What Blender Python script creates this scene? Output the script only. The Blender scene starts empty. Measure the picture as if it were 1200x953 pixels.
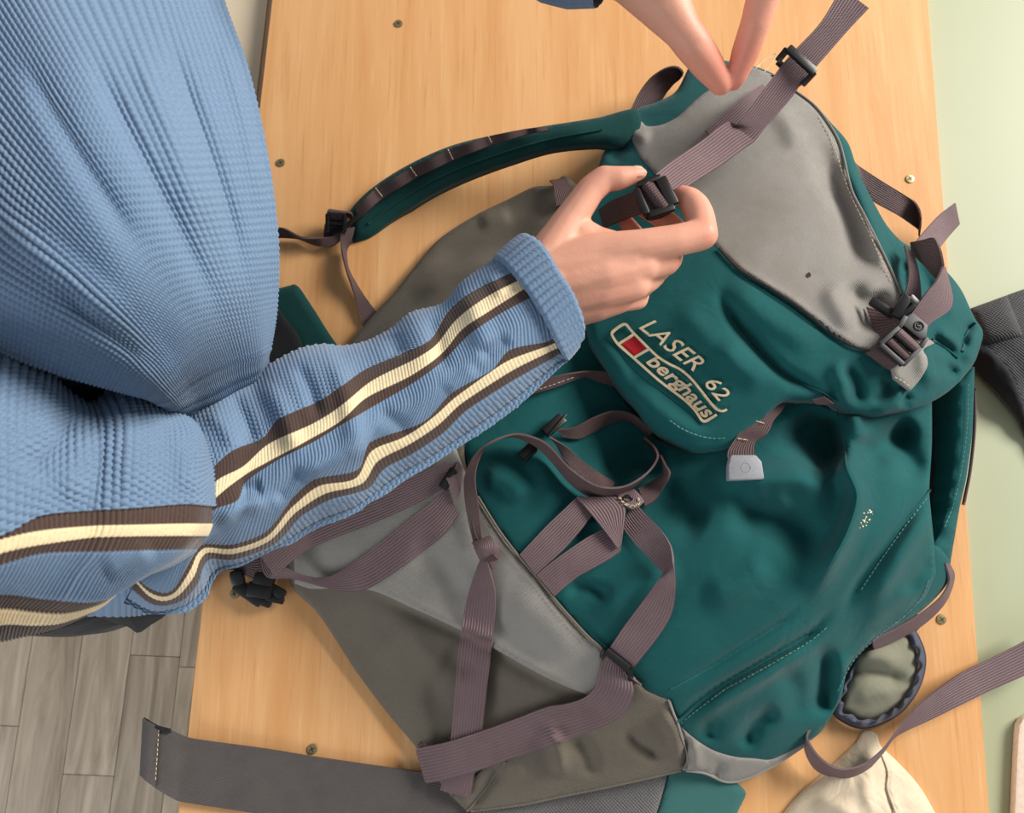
import bpy, bmesh, math, random
import numpy as np
from mathutils import Vector, Matrix
from mathutils.geometry import delaunay_2d_cdt

random.seed(7); np.random.seed(7)
scene = bpy.context.scene
COL = scene.collection

# ------------------------------------------------------------------ camera
F = 910.0            # focal length in pixels of the 1200 x 953 frame
H = 0.72             # camera height above the board
T = 0.768            # height of the board's top above the floor
TILT = math.atan(F / 4507.0)
cam_d = bpy.data.cameras.new('camera')
cam_d.sensor_fit = 'HORIZONTAL'; cam_d.sensor_width = 36.0
cam_d.lens = F / 1200.0 * 36.0
cam_d.clip_start = 0.02
cam_d.dof.use_dof = True; cam_d.dof.focus_distance = 0.58; cam_d.dof.aperture_fstop = 13.0
cam = bpy.data.objects.new('camera', cam_d); COL.objects.link(cam)
cam.location = (0, 0, T + H); cam.rotation_euler = (TILT, 0, 0)
scene.camera = cam

# ------------------------------------------------------------------ light
world = bpy.data.worlds.new('world'); scene.world = world
world.use_nodes = True
bg = world.node_tree.nodes['Background']
bg.inputs['Color'].default_value = (0.90, 0.95, 1.0, 1); bg.inputs['Strength'].default_value = 0.27

def area(name, loc, target, size, power, col):
    d = bpy.data.lights.new(name, 'AREA'); d.shape = 'RECTANGLE'
    d.size, d.size_y = size; d.energy = power; d.color = col
    o = bpy.data.objects.new(name, d); COL.objects.link(o)
    o.location = loc
    o.rotation_euler = (Vector(target) - Vector(loc)).to_track_quat('-Z', 'Y').to_euler()
    return o
area('window_daylight', (2.7, 1.5, T + 1.75), (0.0, 0.0, T), (1.6, 1.3), 150, (1.0, 0.95, 0.88))

area('left_fill', (-2.3, -2.0, T + 1.1), (-0.7, -0.5, 0.2), (1.6, 1.4), 38, (0.95, 0.98, 1.0))  # added fill lamp, no source known there; lifts the floor and torso
vs = scene.view_settings
vs.view_transform = 'Standard'; vs.look = 'None'; vs.gamma = 1.0; vs.exposure = 0.36
vs.use_curve_mapping = False

# ------------------------------------------------------------------ projection of picture points to places in the room
CT, ST = math.cos(TILT), math.sin(TILT)
def P(px, py, h):
    """place at height h above the board that is seen at picture point (px, py)"""
    px = np.asarray(px, float); py = np.asarray(py, float); h = np.asarray(h, float)
    xc = (px - 600.0) / F; yc = -(py - 476.5) / F
    dx = xc; dy = yc * CT + ST; dz = yc * ST - CT
    s = (h - H) / dz
    return np.stack(np.broadcast_arrays(dx * s, dy * s, T + H + dz * s), -1)
def Q(w):
    """picture point of a place"""
    w = np.asarray(w, float); d = w - np.array([0, 0, T + H])
    x = d[..., 0]; y = d[..., 1] * CT + d[..., 2] * ST; f = d[..., 1] * ST - d[..., 2] * CT
    return 600 + F * x / f, 476.5 - F * y / f

# ------------------------------------------------------------------ materials
MATS = {}
def nodes_of(name):
    m = bpy.data.materials.new(name); m.use_nodes = True
    nt = m.node_tree; b = nt.nodes['Principled BSDF']
    return m, nt, b
def N(nt, t, **kw):
    n = nt.nodes.new(t)
    for k, v in kw.items():
        if k in n.inputs: n.inputs[k].default_value = v
        else: setattr(n, k, v)
    return n
def L(nt, a, b): nt.links.new(a, b)
def math_n(nt, op, a, b=None):
    n = nt.nodes.new('ShaderNodeMath'); n.operation = op
    for i, v in enumerate((a, b)):
        if v is None: continue
        if isinstance(v, (int, float)): n.inputs[i].default_value = v
        else: L(nt, v, n.inputs[i])
    return n.outputs[0]
def mix_rgb(nt, fac, a, b, mode='MIX'):
    n = nt.nodes.new('ShaderNodeMix'); n.data_type = 'RGBA'; n.blend_type = mode
    for i, v in ((0, fac), (6, a), (7, b)):
        if isinstance(v, (int, float)): n.inputs[i].default_value = v
        elif isinstance(v, tuple): n.inputs[i].default_value = v
        else: L(nt, v, n.inputs[i])
    return n.outputs[2]

def srgb(r, g, b):
    f = lambda c: (c / 255.0 / 12.92) if c / 255.0 <= 0.04045 else ((c / 255.0 + 0.055) / 1.055) ** 2.4
    return (f(r), f(g), f(b), 1.0)

def fabric(name, col, col2, weave=900.0, rough=0.9, bump=0.25, sheen=0.15, wrinkle=0.5, twill=False, wrinkle_scale=22.0, stain=None):
    m, nt, b = nodes_of(name)
    tc = N(nt, 'ShaderNodeTexCoord')
    n1 = N(nt, 'ShaderNodeTexNoise', Scale=9.0, Detail=5.0, Roughness=0.6); L(nt, tc.outputs['Object'], n1.inputs['Vector'])
    n2 = N(nt, 'ShaderNodeTexNoise', Scale=420.0, Detail=2.0); L(nt, tc.outputs['Object'], n2.inputs['Vector'])
    f = math_n(nt, 'ADD', math_n(nt, 'MULTIPLY', n1.outputs[0], 0.75), math_n(nt, 'MULTIPLY', n2.outputs[0], 0.35))
    r = N(nt, 'ShaderNodeMapRange'); r.inputs[1].default_value = 0.3; r.inputs[2].default_value = 0.8; L(nt, f, r.inputs[0])
    c = mix_rgb(nt, r.outputs[0], col, col2)
    if stain:
        n3 = N(nt, 'ShaderNodeTexNoise', Scale=5.0, Detail=6.0, Roughness=0.7); L(nt, tc.outputs['Object'], n3.inputs['Vector'])
        r3 = N(nt, 'ShaderNodeMapRange'); r3.inputs[1].default_value = 0.52; r3.inputs[2].default_value = 0.72; L(nt, n3.outputs[0], r3.inputs[0])
        c = mix_rgb(nt, math_n(nt, 'MULTIPLY', r3.outputs[0], 0.6), c, stain)
    L(nt, c, b.inputs['Base Color'])
    b.inputs['Roughness'].default_value = rough
    b.inputs['Specular IOR Level'].default_value = 0.25
    b.inputs['Sheen Weight'].default_value = sheen; b.inputs['Sheen Roughness'].default_value = 0.4
    uv = N(nt, 'ShaderNodeSeparateXYZ'); L(nt, tc.outputs['UV'], uv.inputs[0])
    u, v = uv.outputs[0], uv.outputs[1]
    if twill:
        w = math_n(nt, 'SINE', math_n(nt, 'MULTIPLY', math_n(nt, 'ADD', u, v), weave * 6.283))
        w2 = math_n(nt, 'SINE', math_n(nt, 'MULTIPLY', math_n(nt, 'SUBTRACT', u, v), weave * 3.1))
        hgt = math_n(nt, 'ADD', w, math_n(nt, 'MULTIPLY', w2, 0.4))
    else:
        w = math_n(nt, 'SINE', math_n(nt, 'MULTIPLY', u, weave * 6.283))
        w2 = math_n(nt, 'SINE', math_n(nt, 'MULTIPLY', v, weave * 6.283))
        hgt = math_n(nt, 'MULTIPLY', w, w2)
    nw = N(nt, 'ShaderNodeTexNoise', Scale=wrinkle_scale, Detail=3.0, Distortion=0.8); L(nt, tc.outputs['Object'], nw.inputs['Vector'])
    b1 = N(nt, 'ShaderNodeBump', Strength=wrinkle, Distance=0.006); L(nt, nw.outputs[0], b1.inputs['Height'])
    b2 = N(nt, 'ShaderNodeBump', Strength=bump, Distance=0.0005); L(nt, hgt, b2.inputs['Height']); L(nt, b1.outputs[0], b2.inputs['Normal'])
    L(nt, b2.outputs[0], b.inputs['Normal'])
    MATS[name] = m
    return m

def webbing(name, col, col2, ribs=11.0, fine=900.0, bump=0.6, rough=0.6):
    m, nt, b = nodes_of(name)
    tc = N(nt, 'ShaderNodeTexCoord'); uv = N(nt, 'ShaderNodeSeparateXYZ'); L(nt, tc.outputs['UV'], uv.inputs[0])
    u, v = uv.outputs[0], uv.outputs[1]
    s = math_n(nt, 'SINE', math_n(nt, 'MULTIPLY', v, ribs * 6.283))
    t = math_n(nt, 'SINE', math_n(nt, 'ADD', math_n(nt, 'MULTIPLY', u, fine * 6.283), math_n(nt, 'MULTIPLY', v, ribs * 3.1416)))
    hgt = math_n(nt, 'ADD', math_n(nt, 'MULTIPLY', s, 0.7), math_n(nt, 'MULTIPLY', t, 0.25))
    nz = N(nt, 'ShaderNodeTexNoise', Scale=60.0, Detail=3.0); L(nt, tc.outputs['Object'], nz.inputs['Vector'])
    r = N(nt, 'ShaderNodeMapRange'); r.inputs[1].default_value = -0.9; r.inputs[2].default_value = 0.9; L(nt, hgt, r.inputs[0])
    c = mix_rgb(nt, math_n(nt, 'MULTIPLY', math_n(nt, 'ADD', r.outputs[0], nz.outputs[0]), 0.5), col, col2)
    L(nt, c, b.inputs['Base Color'])
    b.inputs['Roughness'].default_value = rough; b.inputs['Specular IOR Level'].default_value = 0.35
    bp = N(nt, 'ShaderNodeBump', Strength=bump, Distance=0.0007); L(nt, hgt, bp.inputs['Height']); L(nt, bp.outputs[0], b.inputs['Normal'])
    MATS[name] = m
    return m

def plastic(name, col, rough=0.4, bump=0.1):
    m, nt, b = nodes_of(name)
    tc = N(nt, 'ShaderNodeTexCoord')
    n = N(nt, 'ShaderNodeTexNoise', Scale=300.0, Detail=3.0); L(nt, tc.outputs['Object'], n.inputs['Vector'])
    L(nt, mix_rgb(nt, n.outputs[0], col, tuple(min(1, c * 1.5) for c in col[:3]) + (1,)), b.inputs['Base Color'])
    b.inputs['Roughness'].default_value = rough
    bp = N(nt, 'ShaderNodeBump', Strength=bump, Distance=0.0004); L(nt, n.outputs[0], bp.inputs['Height']); L(nt, bp.outputs[0], b.inputs['Normal'])
    MATS[name] = m
    return m

TEAL = fabric('teal_canvas', srgb(14, 74, 76), srgb(20, 88, 88), weave=1100, wrinkle=0.35, sheen=0.12)
TEAL2 = fabric('teal_padding', srgb(12, 58, 57), srgb(17, 68, 66), weave=1100, wrinkle=0.3, sheen=0.1)
GREY = fabric('grey_twill', srgb(136, 132, 126), srgb(152, 148, 142), weave=520, twill=True, wrinkle=0.3, bump=0.35, stain=srgb(118, 110, 98))
GREYS = fabric('grey_twill_shaded', srgb(100, 93, 82), srgb(116, 108, 97), weave=520, twill=True, wrinkle=0.3, bump=0.35, stain=srgb(88, 77, 63))  # darker copy of the grey twill: the side's shade is put into its colour
OLIVE = fabric('olive_lining', srgb(122, 121, 104), srgb(138, 136, 118), weave=900, wrinkle=0.4)
NAVY = fabric('navy_binding', srgb(62, 66, 82), srgb(78, 82, 98), weave=500, twill=True, wrinkle=0.4, rough=0.6)
CREAMCLOTH = fabric('cream_canvas', srgb(216, 198, 170), srgb(232, 216, 190), weave=700, wrinkle=0.8, wrinkle_scale=40, bump=0.4)
DARKCLOTH = fabric('dark_brown_cloth', srgb(44, 38, 36), srgb(56, 49, 46), weave=900)
BLACKC = fabric('black_cotton', srgb(28, 28, 30), srgb(40, 40, 43), weave=700, wrinkle=0.5)
MESHB = fabric('black_spacer_mesh', srgb(44, 44, 47), srgb(92, 92, 94), weave=330, bump=1.0, wrinkle=0.15, rough=0.7)
MAUVE = webbing('mauve_webbing', srgb(96, 76, 79), srgb(128, 106, 109))
MAUVED = webbing('plum_webbing', srgb(76, 57, 57), srgb(100, 79, 79))
CHARWEB = webbing('charcoal_webbing', srgb(74, 68, 66), srgb(104, 97, 94), ribs=44, fine=420, bump=0.55, rough=0.7)
GREYMESH = fabric('grey_padding_mesh', srgb(92, 90, 90), srgb(120, 117, 116), weave=330, bump=0.9, wrinkle=0.1)
BLACKP = plastic('black_plastic', srgb(17, 16, 16), 0.36)
GREYP = plastic('grey_plastic', srgb(36, 36, 37), 0.5)
TIPP = plastic('pale_grey_plastic', srgb(128, 129, 134), 0.45)
THREAD = plastic('beige_thread', srgb(205, 188, 158), 0.9)
SEAMTHREAD = plastic('brown_thread', srgb(116, 98, 78), 0.9)
TTHREAD = plastic('teal_thread', srgb(92, 138, 132), 0.9)
EMB = fabric('beige_embroidery', srgb(250, 220, 176), srgb(255, 236, 200), weave=1600, bump=0.8, wrinkle=0.05, rough=0.6)
RED = fabric('red_embroidery', srgb(190, 14, 34), srgb(212, 24, 44), weave=1600, bump=0.6, wrinkle=0.05, rough=0.6)
STEEL = plastic('screw_metal', srgb(150, 135, 100), 0.35); STEEL.node_tree.nodes['Principled BSDF'].inputs['Metallic'].default_value = 0.8
DARKSCREW = plastic('screw_recess', srgb(60, 50, 38), 0.6)
BEIGE = plastic('beige_shell', srgb(212, 190, 172), 0.5)

def knit_mat():
    m, nt, b = nodes_of('knit_wool')
    a = N(nt, 'ShaderNodeAttribute', attribute_name='knit_col')
    tc = N(nt, 'ShaderNodeTexCoord')
    n = N(nt, 'ShaderNodeTexNoise', Scale=700.0, Detail=2.0); L(nt, tc.outputs['Object'], n.inputs['Vector'])
    r = N(nt, 'ShaderNodeMapRange'); r.inputs[3].default_value = 0.78; r.inputs[4].default_value = 1.22; L(nt, n.outputs[0], r.inputs[0])
    c = mix_rgb(nt, 1.0, a.outputs['Color'], r.outputs[0], 'MULTIPLY')
    L(nt, c, b.inputs['Base Color'])
    b.inputs['Roughness'].default_value = 0.85; b.inputs['Specular IOR Level'].default_value = 0.2
    b.inputs['Sheen Weight'].default_value = 0.25; b.inputs['Sheen Roughness'].default_value = 0.5
    bp = N(nt, 'ShaderNodeBump', Strength=0.35, Distance=0.0006); L(nt, n.outputs[0], bp.inputs['Height']); L(nt, bp.outputs[0], b.inputs['Normal'])
    return m
KNIT = knit_mat()

def skin_mat():
    m, nt, b = nodes_of('skin')
    a = N(nt, 'ShaderNodeAttribute', attribute_name='flush')
    tc = N(nt, 'ShaderNodeTexCoord')
    n = N(nt, 'ShaderNodeTexNoise', Scale=45.0, Detail=4.0); L(nt, tc.outputs['Object'], n.inputs['Vector'])
    n2 = N(nt, 'ShaderNodeTexNoise', Scale=900.0, Detail=2.0); L(nt, tc.outputs['Object'], n2.inputs['Vector'])
    c = mix_rgb(nt, n.outputs[0], srgb(236, 178, 152), srgb(226, 160, 134))
    c = mix_rgb(nt, a.outputs['Fac'], c, srgb(222, 128, 108))
    L(nt, c, b.inputs['Base Color'])
    b.inputs['Roughness'].default_value = 0.5; b.inputs['Specular IOR Level'].default_value = 0.4
    b.inputs['Subsurface Weight'].default_value = 0.12; b.inputs['Subsurface Radius'].default_value = (0.008, 0.003, 0.0015)
    b.inputs['Subsurface Scale'].default_value = 0.5
    bp = N(nt, 'ShaderNodeBump', Strength=0.25, Distance=0.0006)
    L(nt, math_n(nt, 'ADD', n2.outputs[0], math_n(nt, 'MULTIPLY', n.outputs[0], 3.0)), bp.inputs['Height']); L(nt, bp.outputs[0], b.inputs['Normal'])
    return m
SKIN = skin_mat()
NAIL = plastic('nail', srgb(226, 168, 148), 0.3, 0.02)

def wood_mat():
    m, nt, b = nodes_of('plywood')
    tc = N(nt, 'ShaderNodeTexCoord')
    mp = N(nt, 'ShaderNodeMapping'); mp.inputs['Scale'].default_value = (10.0, 0.8, 1.0); L(nt, tc.outputs['Object'], mp.inputs['Vector'])
    n1 = N(nt, 'ShaderNodeTexNoise', Scale=3.0, Detail=6.0, Roughness=0.62, Distortion=0.6); L(nt, mp.outputs[0], n1.inputs['Vector'])
    mp2 = N(nt, 'ShaderNodeMapping'); mp2.inputs['Scale'].default_value = (260.0, 9.0, 1.0); L(nt, tc.outputs['Object'], mp2.inputs['Vector'])
    n2 = N(nt, 'ShaderNodeTexNoise', Scale=1.0, Detail=3.0, Roughness=0.6); L(nt, mp2.outputs[0], n2.inputs['Vector'])
    n3 = N(nt, 'ShaderNodeTexNoise', Scale=3.2, Detail=2.0); L(nt, tc.outputs['Object'], n3.inputs['Vector'])
    r = N(nt, 'ShaderNodeMapRange'); r.inputs[1].default_value = 0.32; r.inputs[2].default_value = 0.70; L(nt, n1.outputs[0], r.inputs[0])
    c = mix_rgb(nt, r.outputs[0], srgb(217, 158, 101), srgb(235, 185, 131))
    r2 = N(nt, 'ShaderNodeMapRange'); r2.inputs[1].default_value = 0.58; r2.inputs[2].default_value = 0.80; L(nt, n2.outputs[0], r2.inputs[0])
    c = mix_rgb(nt, math_n(nt, 'MULTIPLY', r2.outputs[0], 0.60), c, srgb(186, 126, 72))
    r4 = N(nt, 'ShaderNodeMapRange'); r4.inputs[1].default_value = 0.42; r4.inputs[2].default_value = 0.22; L(nt, n2.outputs[0], r4.inputs[0])
    c = mix_rgb(nt, math_n(nt, 'MULTIPLY', r4.outputs[0], 0.5), c, srgb(242, 206, 158))
    c = mix_rgb(nt, math_n(nt, 'MULTIPLY', n3.outputs[0], 0.3), c, srgb(214, 152, 92))
    # a few dark pin knots
    vo = N(nt, 'ShaderNodeTexVoronoi', Scale=9.0); L(nt, tc.outputs['Object'], vo.inputs['Vector'])
    kn = math_n(nt, 'LESS_THAN', vo.outputs['Distance'], 0.022)
    c = mix_rgb(nt, math_n(nt, 'MULTIPLY', kn, 0.45), c, srgb(126, 84, 48))
    L(nt, c, b.inputs['Base Color'])
    b.inputs['Roughness'].default_value = 0.55; b.inputs['Specular IOR Level'].default_value = 0.3
    bp = N(nt, 'ShaderNodeBump', Strength=0.15, Distance=0.0008); L(nt, n2.outputs[0], bp.inputs['Height']); L(nt, bp.outputs[0], b.inputs['Normal'])
    return m
PLY = wood_mat()

def plain(name, c1, c2, scale=4.0, rough=0.6, bump=0.05):
    m, nt, b = nodes_of(name)
    tc = N(nt, 'ShaderNodeTexCoord')
    n = N(nt, 'ShaderNodeTexNoise', Scale=scale, Detail=6.0, Roughness=0.6); L(nt, tc.outputs['Object'], n.inputs['Vector'])
    L(nt, mix_rgb(nt, n.outputs[0], c1, c2), b.inputs['Base Color'])
    b.inputs['Roughness'].default_value = rough
    bp = N(nt, 'ShaderNodeBump', Strength=bump, Distance=0.002); L(nt, n.outputs[0], bp.inputs['Height']); L(nt, bp.outputs[0], b.inputs['Normal'])
    return m
SAGE = plain('sage_paint', srgb(164, 172, 140), srgb(176, 180, 148), 3.0, 0.5)
CREAMP = plain('cream_paint', srgb(214, 196, 168), srgb(222, 206, 180), 3.0, 0.6)
METALLEG = plain('table_leg_paint', srgb(150, 150, 146), srgb(160, 160, 156), 3.0, 0.5)
GAP = plain('floor_gap', srgb(134, 118, 102), srgb(144, 128, 112), 8.0, 0.8)
ENDCUT = plain('ply_edge', srgb(196, 150, 98), srgb(176, 126, 78), 60.0, 0.7)

def plank_mat():
    m, nt, b = nodes_of('grey_oak_laminate')
    tc = N(nt, 'ShaderNodeTexCoord'); oi = N(nt, 'ShaderNodeObjectInfo')
    off = N(nt, 'ShaderNodeVectorMath', operation='ADD'); L(nt, tc.outputs['Object'], off.inputs[0])
    cmb = N(nt, 'ShaderNodeCombineXYZ')
    L(nt, math_n(nt, 'MULTIPLY', oi.outputs['Random'], 13.0), cmb.inputs[0]); L(nt, math_n(nt, 'MULTIPLY', oi.outputs['Random'], 31.0), cmb.inputs[1])
    L(nt, cmb.outputs[0], off.inputs[1])
    mp = N(nt, 'ShaderNodeMapping'); mp.inputs['Scale'].default_value = (14.0, 1.3, 1.0); L(nt, off.outputs[0], mp.inputs['Vector'])
    n1 = N(nt, 'ShaderNodeTexNoise', Scale=2.0, Detail=7.0, Roughness=0.62, Distortion=1.3); L(nt, mp.outputs[0], n1.inputs['Vector'])
    r = N(nt, 'ShaderNodeMapRange'); r.inputs[1].default_value = 0.34; r.inputs[2].default_value = 0.66; L(nt, n1.outputs[0], r.inputs[0])
    c = mix_rgb(nt, r.outputs[0], srgb(158, 140, 119), srgb(216, 199, 178))
    c = mix_rgb(nt, 1.0, c, mix_rgb(nt, oi.outputs['Random'], srgb(222, 218, 212), srgb(255, 252, 246)), 'MULTIPLY')
    L(nt, c, b.inputs['Base Color']); b.inputs['Roughness'].default_value = 0.45
    bp = N(nt, 'ShaderNodeBump', Strength=0.1, Distance=0.001); L(nt, n1.outputs[0], bp.inputs['Height']); L(nt, bp.outputs[0], b.inputs['Normal'])
    return m
PLANK = plank_mat()

# ------------------------------------------------------------------ mesh helpers
LOC = {}
def root(name, loc, label, cat, group=None):
    o = bpy.data.objects.new(name, None); COL.objects.link(o)
    o.empty_display_size = 0.05; o.location = loc
    o['label'] = label; o['category'] = cat
    if group: o['group'] = group
    LOC[o] = np.array(loc, float)
    return o
def tag(o, label=None, cat=None, group=None, kind=None):
    if label: o['label'] = label
    if cat: o['category'] = cat
    if group: o['group'] = group
    if kind: o['kind'] = kind
    return o
def link(name, verts, faces, mat, parent=None, uvs=None, smooth=True, col=None, loc=None):
    verts = np.asarray(verts, float)
    base = np.zeros(3)
    if parent is not None: base = LOC[parent]
    elif loc is not None: base = np.array(loc, float)
    me = bpy.data.meshes.new(name)
    me.from_pydata((verts - base).tolist(), [], [tuple(f) for f in faces])
    me.materials.append(mat)
    if smooth: me.shade_smooth()
    if uvs is not None:
        ul = me.uv_layers.new(name='UVMap')
        idx = np.empty(len(me.loops), np.int64); me.loops.foreach_get('vertex_index', idx)
        ul.data.foreach_set('uv', np.asarray(uvs, float)[idx].ravel())
    if col is not None:
        ca = me.color_attributes.new('knit_col', 'FLOAT_COLOR', 'POINT')
        ca.data.foreach_set('color', np.asarray(col, float).ravel())
    me.update()
    o = bpy.data.objects.new(name, me); COL.objects.link(o)
    if parent is not None: o.parent = parent
    elif loc is not None: o.location = loc
    LOC[o] = base
    return o

def cr(pts, n, closed=False, corners=()):
    """Catmull-Rom through pts (k x d), n samples evenly spaced along the length"""
    p = np.asarray(pts, float)
    if len(p) == 2 and not closed:
        t = np.linspace(0, 1, n)[:, None]; return p[0] * (1 - t) + p[1] * t
    if closed: q = np.vstack([p[-1], p, p[0], p[1]])
    else: q = np.vstack([2 * p[0] - p[1], p, 2 * p[-1] - p[-2]])
    segs = len(q) - 3; m = 24; out = []
    for i in range(segs):
        p0, p1, p2, p3 = q[i:i + 4]
        t = np.linspace(0, 1, m, endpoint=False)[:, None]
        # tangents limited so that sharp turns do not overshoot
        d1 = (p2 - p0) * 0.5; d2 = (p3 - p1) * 0.5; ln = np.linalg.norm(p2 - p1) + 1e-9
        for d in (d1, d2):
            l = np.linalg.norm(d)
            if l > ln: d *= ln / l
        h = ((2 * t**3 - 3 * t**2 + 1) * p1 + (t**3 - 2 * t**2 + t) * d1 + (-2 * t**3 + 3 * t**2) * p2 + (t**3 - t**2) * d2)
        out.append(h)
    out.append((q[-2])[None, :] if not closed else p[0][None, :])
    c = np.vstack(out)
    s = np.concatenate([[0], np.cumsum(np.linalg.norm(np.diff(c[:, :2], axis=0), axis=1) + 1e-9)])
    tt = np.linspace(0, s[-1], n + (1 if closed else 0))
    if closed: tt = tt[:-1]
    return np.stack([np.interp(tt, s, c[:, k]) for k in range(c.shape[1])], 1)

def tps(pts):
    p = np.asarray(pts, float); x = p[:, :2] / 100.0; n = len(p)
    d = np.linalg.norm(x[:, None] - x[None], axis=2)
    K = np.where(d > 0, d * d * np.log(d + 1e-12), 0) + np.eye(n) * 0.35
    A = np.zeros((n + 3, n + 3)); A[:n, :n] = K; A[:n, n] = 1; A[:n, n + 1:] = x; A[n:, :n] = A[:n, n:].T
    w = np.linalg.solve(A, np.concatenate([p[:, 2], np.zeros(3)]))
    def f(px, py):
        px = np.asarray(px, float); py = np.asarray(py, float); sh = px.shape
        q = np.stack([px.ravel(), py.ravel()], 1) / 100.0
        d = np.linalg.norm(q[:, None] - x[None], axis=2)
        U = np.where(d > 0, d * d * np.log(d + 1e-12), 0)
        return (U @ w[:n] + w[n] + q @ w[n + 1:]).reshape(sh)
    return f

def seg_dist(px, py, poly):
    """distance to a polyline, signed side and fraction along it"""
    p = np.asarray(poly, float)[:, :2]; best = np.full(px.shape, 1e9); sg = np.zeros(px.shape); fr = np.zeros(px.shape)
    ls = np.linalg.norm(np.diff(p, axis=0), axis=1); tot = ls.sum(); acc = 0
    for i in range(len(p) - 1):
        a, b = p[i], p[i + 1]; d = b - a; L2 = d @ d + 1e-9
        t = np.clip(((px - a[0]) * d[0] + (py - a[1]) * d[1]) / L2, 0, 1)
        ex = px - a[0] - t * d[0]; ey = py - a[1] - t * d[1]; ds = np.hypot(ex, ey)
        k = ds < best
        best = np.where(k, ds, best); sg = np.where(k, np.sign(d[0] * ey - d[1] * ex), sg); fr = np.where(k, (acc + t * ls[i]) / tot, fr)
        acc += ls[i]
    return best, sg, fr

def folded(base, folds):
    """folds: (polyline, amplitude m, width px, kind); kinds: r ridge / valley, s step (higher on the right-hand side of the line as drawn)"""
    fs = [(cr(f[0], max(8, len(f[0]) * 5)), f[1], f[2], f[3] if len(f) > 3 else 'r') for f in folds]
    def g(px, py):
        px = np.asarray(px, float); py = np.asarray(py, float)
        z = base(px, py)
        for poly, a, w, k in fs:
            d, s, fr = seg_dist(px, py, poly)
            fade = np.clip(np.minimum(fr, 1 - fr) * 3.5, 0, 1); fade = fade * fade * (3 - 2 * fade)
            if k == 'r': z = z + a * fade * np.exp(-(d / w) ** 2)
            elif k == 'c': z = z + a * fade * (np.exp(-(d / w)))           # sharp crease
            else: z = z + a * fade * s * (1 - np.exp(-d / 2.0)) * np.exp(-(d / w) ** 2)
        return z
    return g

def inside(px, py, poly):
    x, y = np.asarray(poly, float).T; n = len(x); c = np.zeros(px.shape, bool); j = n - 1
    for i in range(n):
        k = ((y[i] > py) != (y[j] > py)) & (px < (x[j] - x[i]) * (py - y[i]) / (y[j] - y[i] + 1e-12) + x[i])
        c ^= k; j = i
    return c

def smooth_outline(pts, step=4.0):
    """closed outline; a point with a third entry 'c' stays a sharp corner"""
    pts = list(pts); n = len(pts)
    cs = [i for i, p in enumerate(pts) if len(p) > 2]
    xy = np.array([p[:2] for p in pts], float)
    def samp(seq, closed=False):
        l = np.linalg.norm(np.diff(seq, axis=0), axis=1).sum()
        return cr(seq, max(2, int(l / step) + 1), closed)
    if not cs: return samp(xy, True)
    out = []
    for a, b in zip(cs, cs[1:] + [cs[0] + n]):
        seq = xy[[k % n for k in range(a, b + 1)]]
        out.append(samp(seq)[:-1])
    return np.vstack(out)

def panel(name, outline, zf, mat, parent, skirt=0.003, step=5.0, roll=0.002, rollw=3.0, uvrot=0.0, lift=0.0, uvscale=None):
    """a sheet of cloth over the outline at the heights zf, its edge rolled down, closed by a skirt
    (a thickness in metres, or 'floor' to reach down to the board)"""
    ol = smooth_outline(outline, step * 0.8)
    x0, y0 = ol.min(0); x1, y1 = ol.max(0)
    gx, gy = np.meshgrid(np.arange(x0, x1, step), np.arange(y0, y1, step * 0.87))
    gx = gx + (np.arange(gx.shape[0]) % 2)[:, None] * step * 0.5
    gx, gy = gx.ravel(), gy.ravel()
    k = inside(gx, gy, ol); gx, gy = gx[k], gy[k]
    cl = np.vstack([ol, ol[:1]])
    d, _, _ = seg_dist(gx, gy, cl); k = d > step * 0.55; gx, gy, d = gx[k], gy[k], d[k]
    nb = len(ol)
    v2 = np.vstack([ol, np.stack([gx, gy], 1)])
    r = delaunay_2d_cdt([Vector(p) for p in v2], [(i, (i + 1) % nb) for i in range(nb)], [], 1, 1e-4)
    vv = np.array([tuple(p) for p in r[0]]); fc = [tuple(f) for f in r[2]]
    dd, _, _ = seg_dist(vv[:, 0], vv[:, 1], cl)
    h = zf(vv[:, 0], vv[:, 1]) + lift - roll * np.exp(-(dd / rollw) ** 2)
    h = np.maximum(h, 0.0015)
    w = P(vv[:, 0], vv[:, 1], h)
    # faces up
    a, b, c = w[fc[0][0]], w[fc[0][1]], w[fc[0][2]]
    if np.cross(b - a, c - a)[2] < 0: fc = [f[::-1] for f in fc]
    # boundary loop of the result
    ec = {}
    for f in fc:
        for i in range(len(f)):
            e = (f[i], f[(i + 1) % len(f)]); ec[e] = ec.get(e, 0) + 1
    bd = [e for e in ec if (e[1], e[0]) not in ec]
    n = len(w); faces = list(fc); verts = w
    low = w.copy()
    if skirt == 'floor':
        ids = sorted({i for e in bd for i in e}); mp = {i: n + j for j, i in enumerate(ids)}
        lo = w[ids].copy(); lo[:, 2] = np.minimum(T + 0.001, lo[:, 2] - 0.0005)
        verts = np.vstack([w, lo]); uvi = list(range(n)) + ids
        faces += [(e[1], e[0], mp[e[0]], mp[e[1]]) for e in bd]
    else:
        low[:, 2] = np.maximum(low[:, 2] - skirt, T + 0.0006)
        verts = np.vstack([w, low]); uvi = list(range(n)) * 2
        faces += [tuple(i + n for i in f[::-1]) for f in fc]
        faces += [(e[1], e[0], e[0] + n, e[1] + n) for e in bd]
    ca, sa = math.cos(uvrot), math.sin(uvrot)
    uv = np.stack([(verts[:, 0] * ca - verts[:, 1] * sa), (verts[:, 0] * sa + verts[:, 1] * ca)], 1)
    return link(name, verts, faces, mat, parent, uvs=uv)

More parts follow.
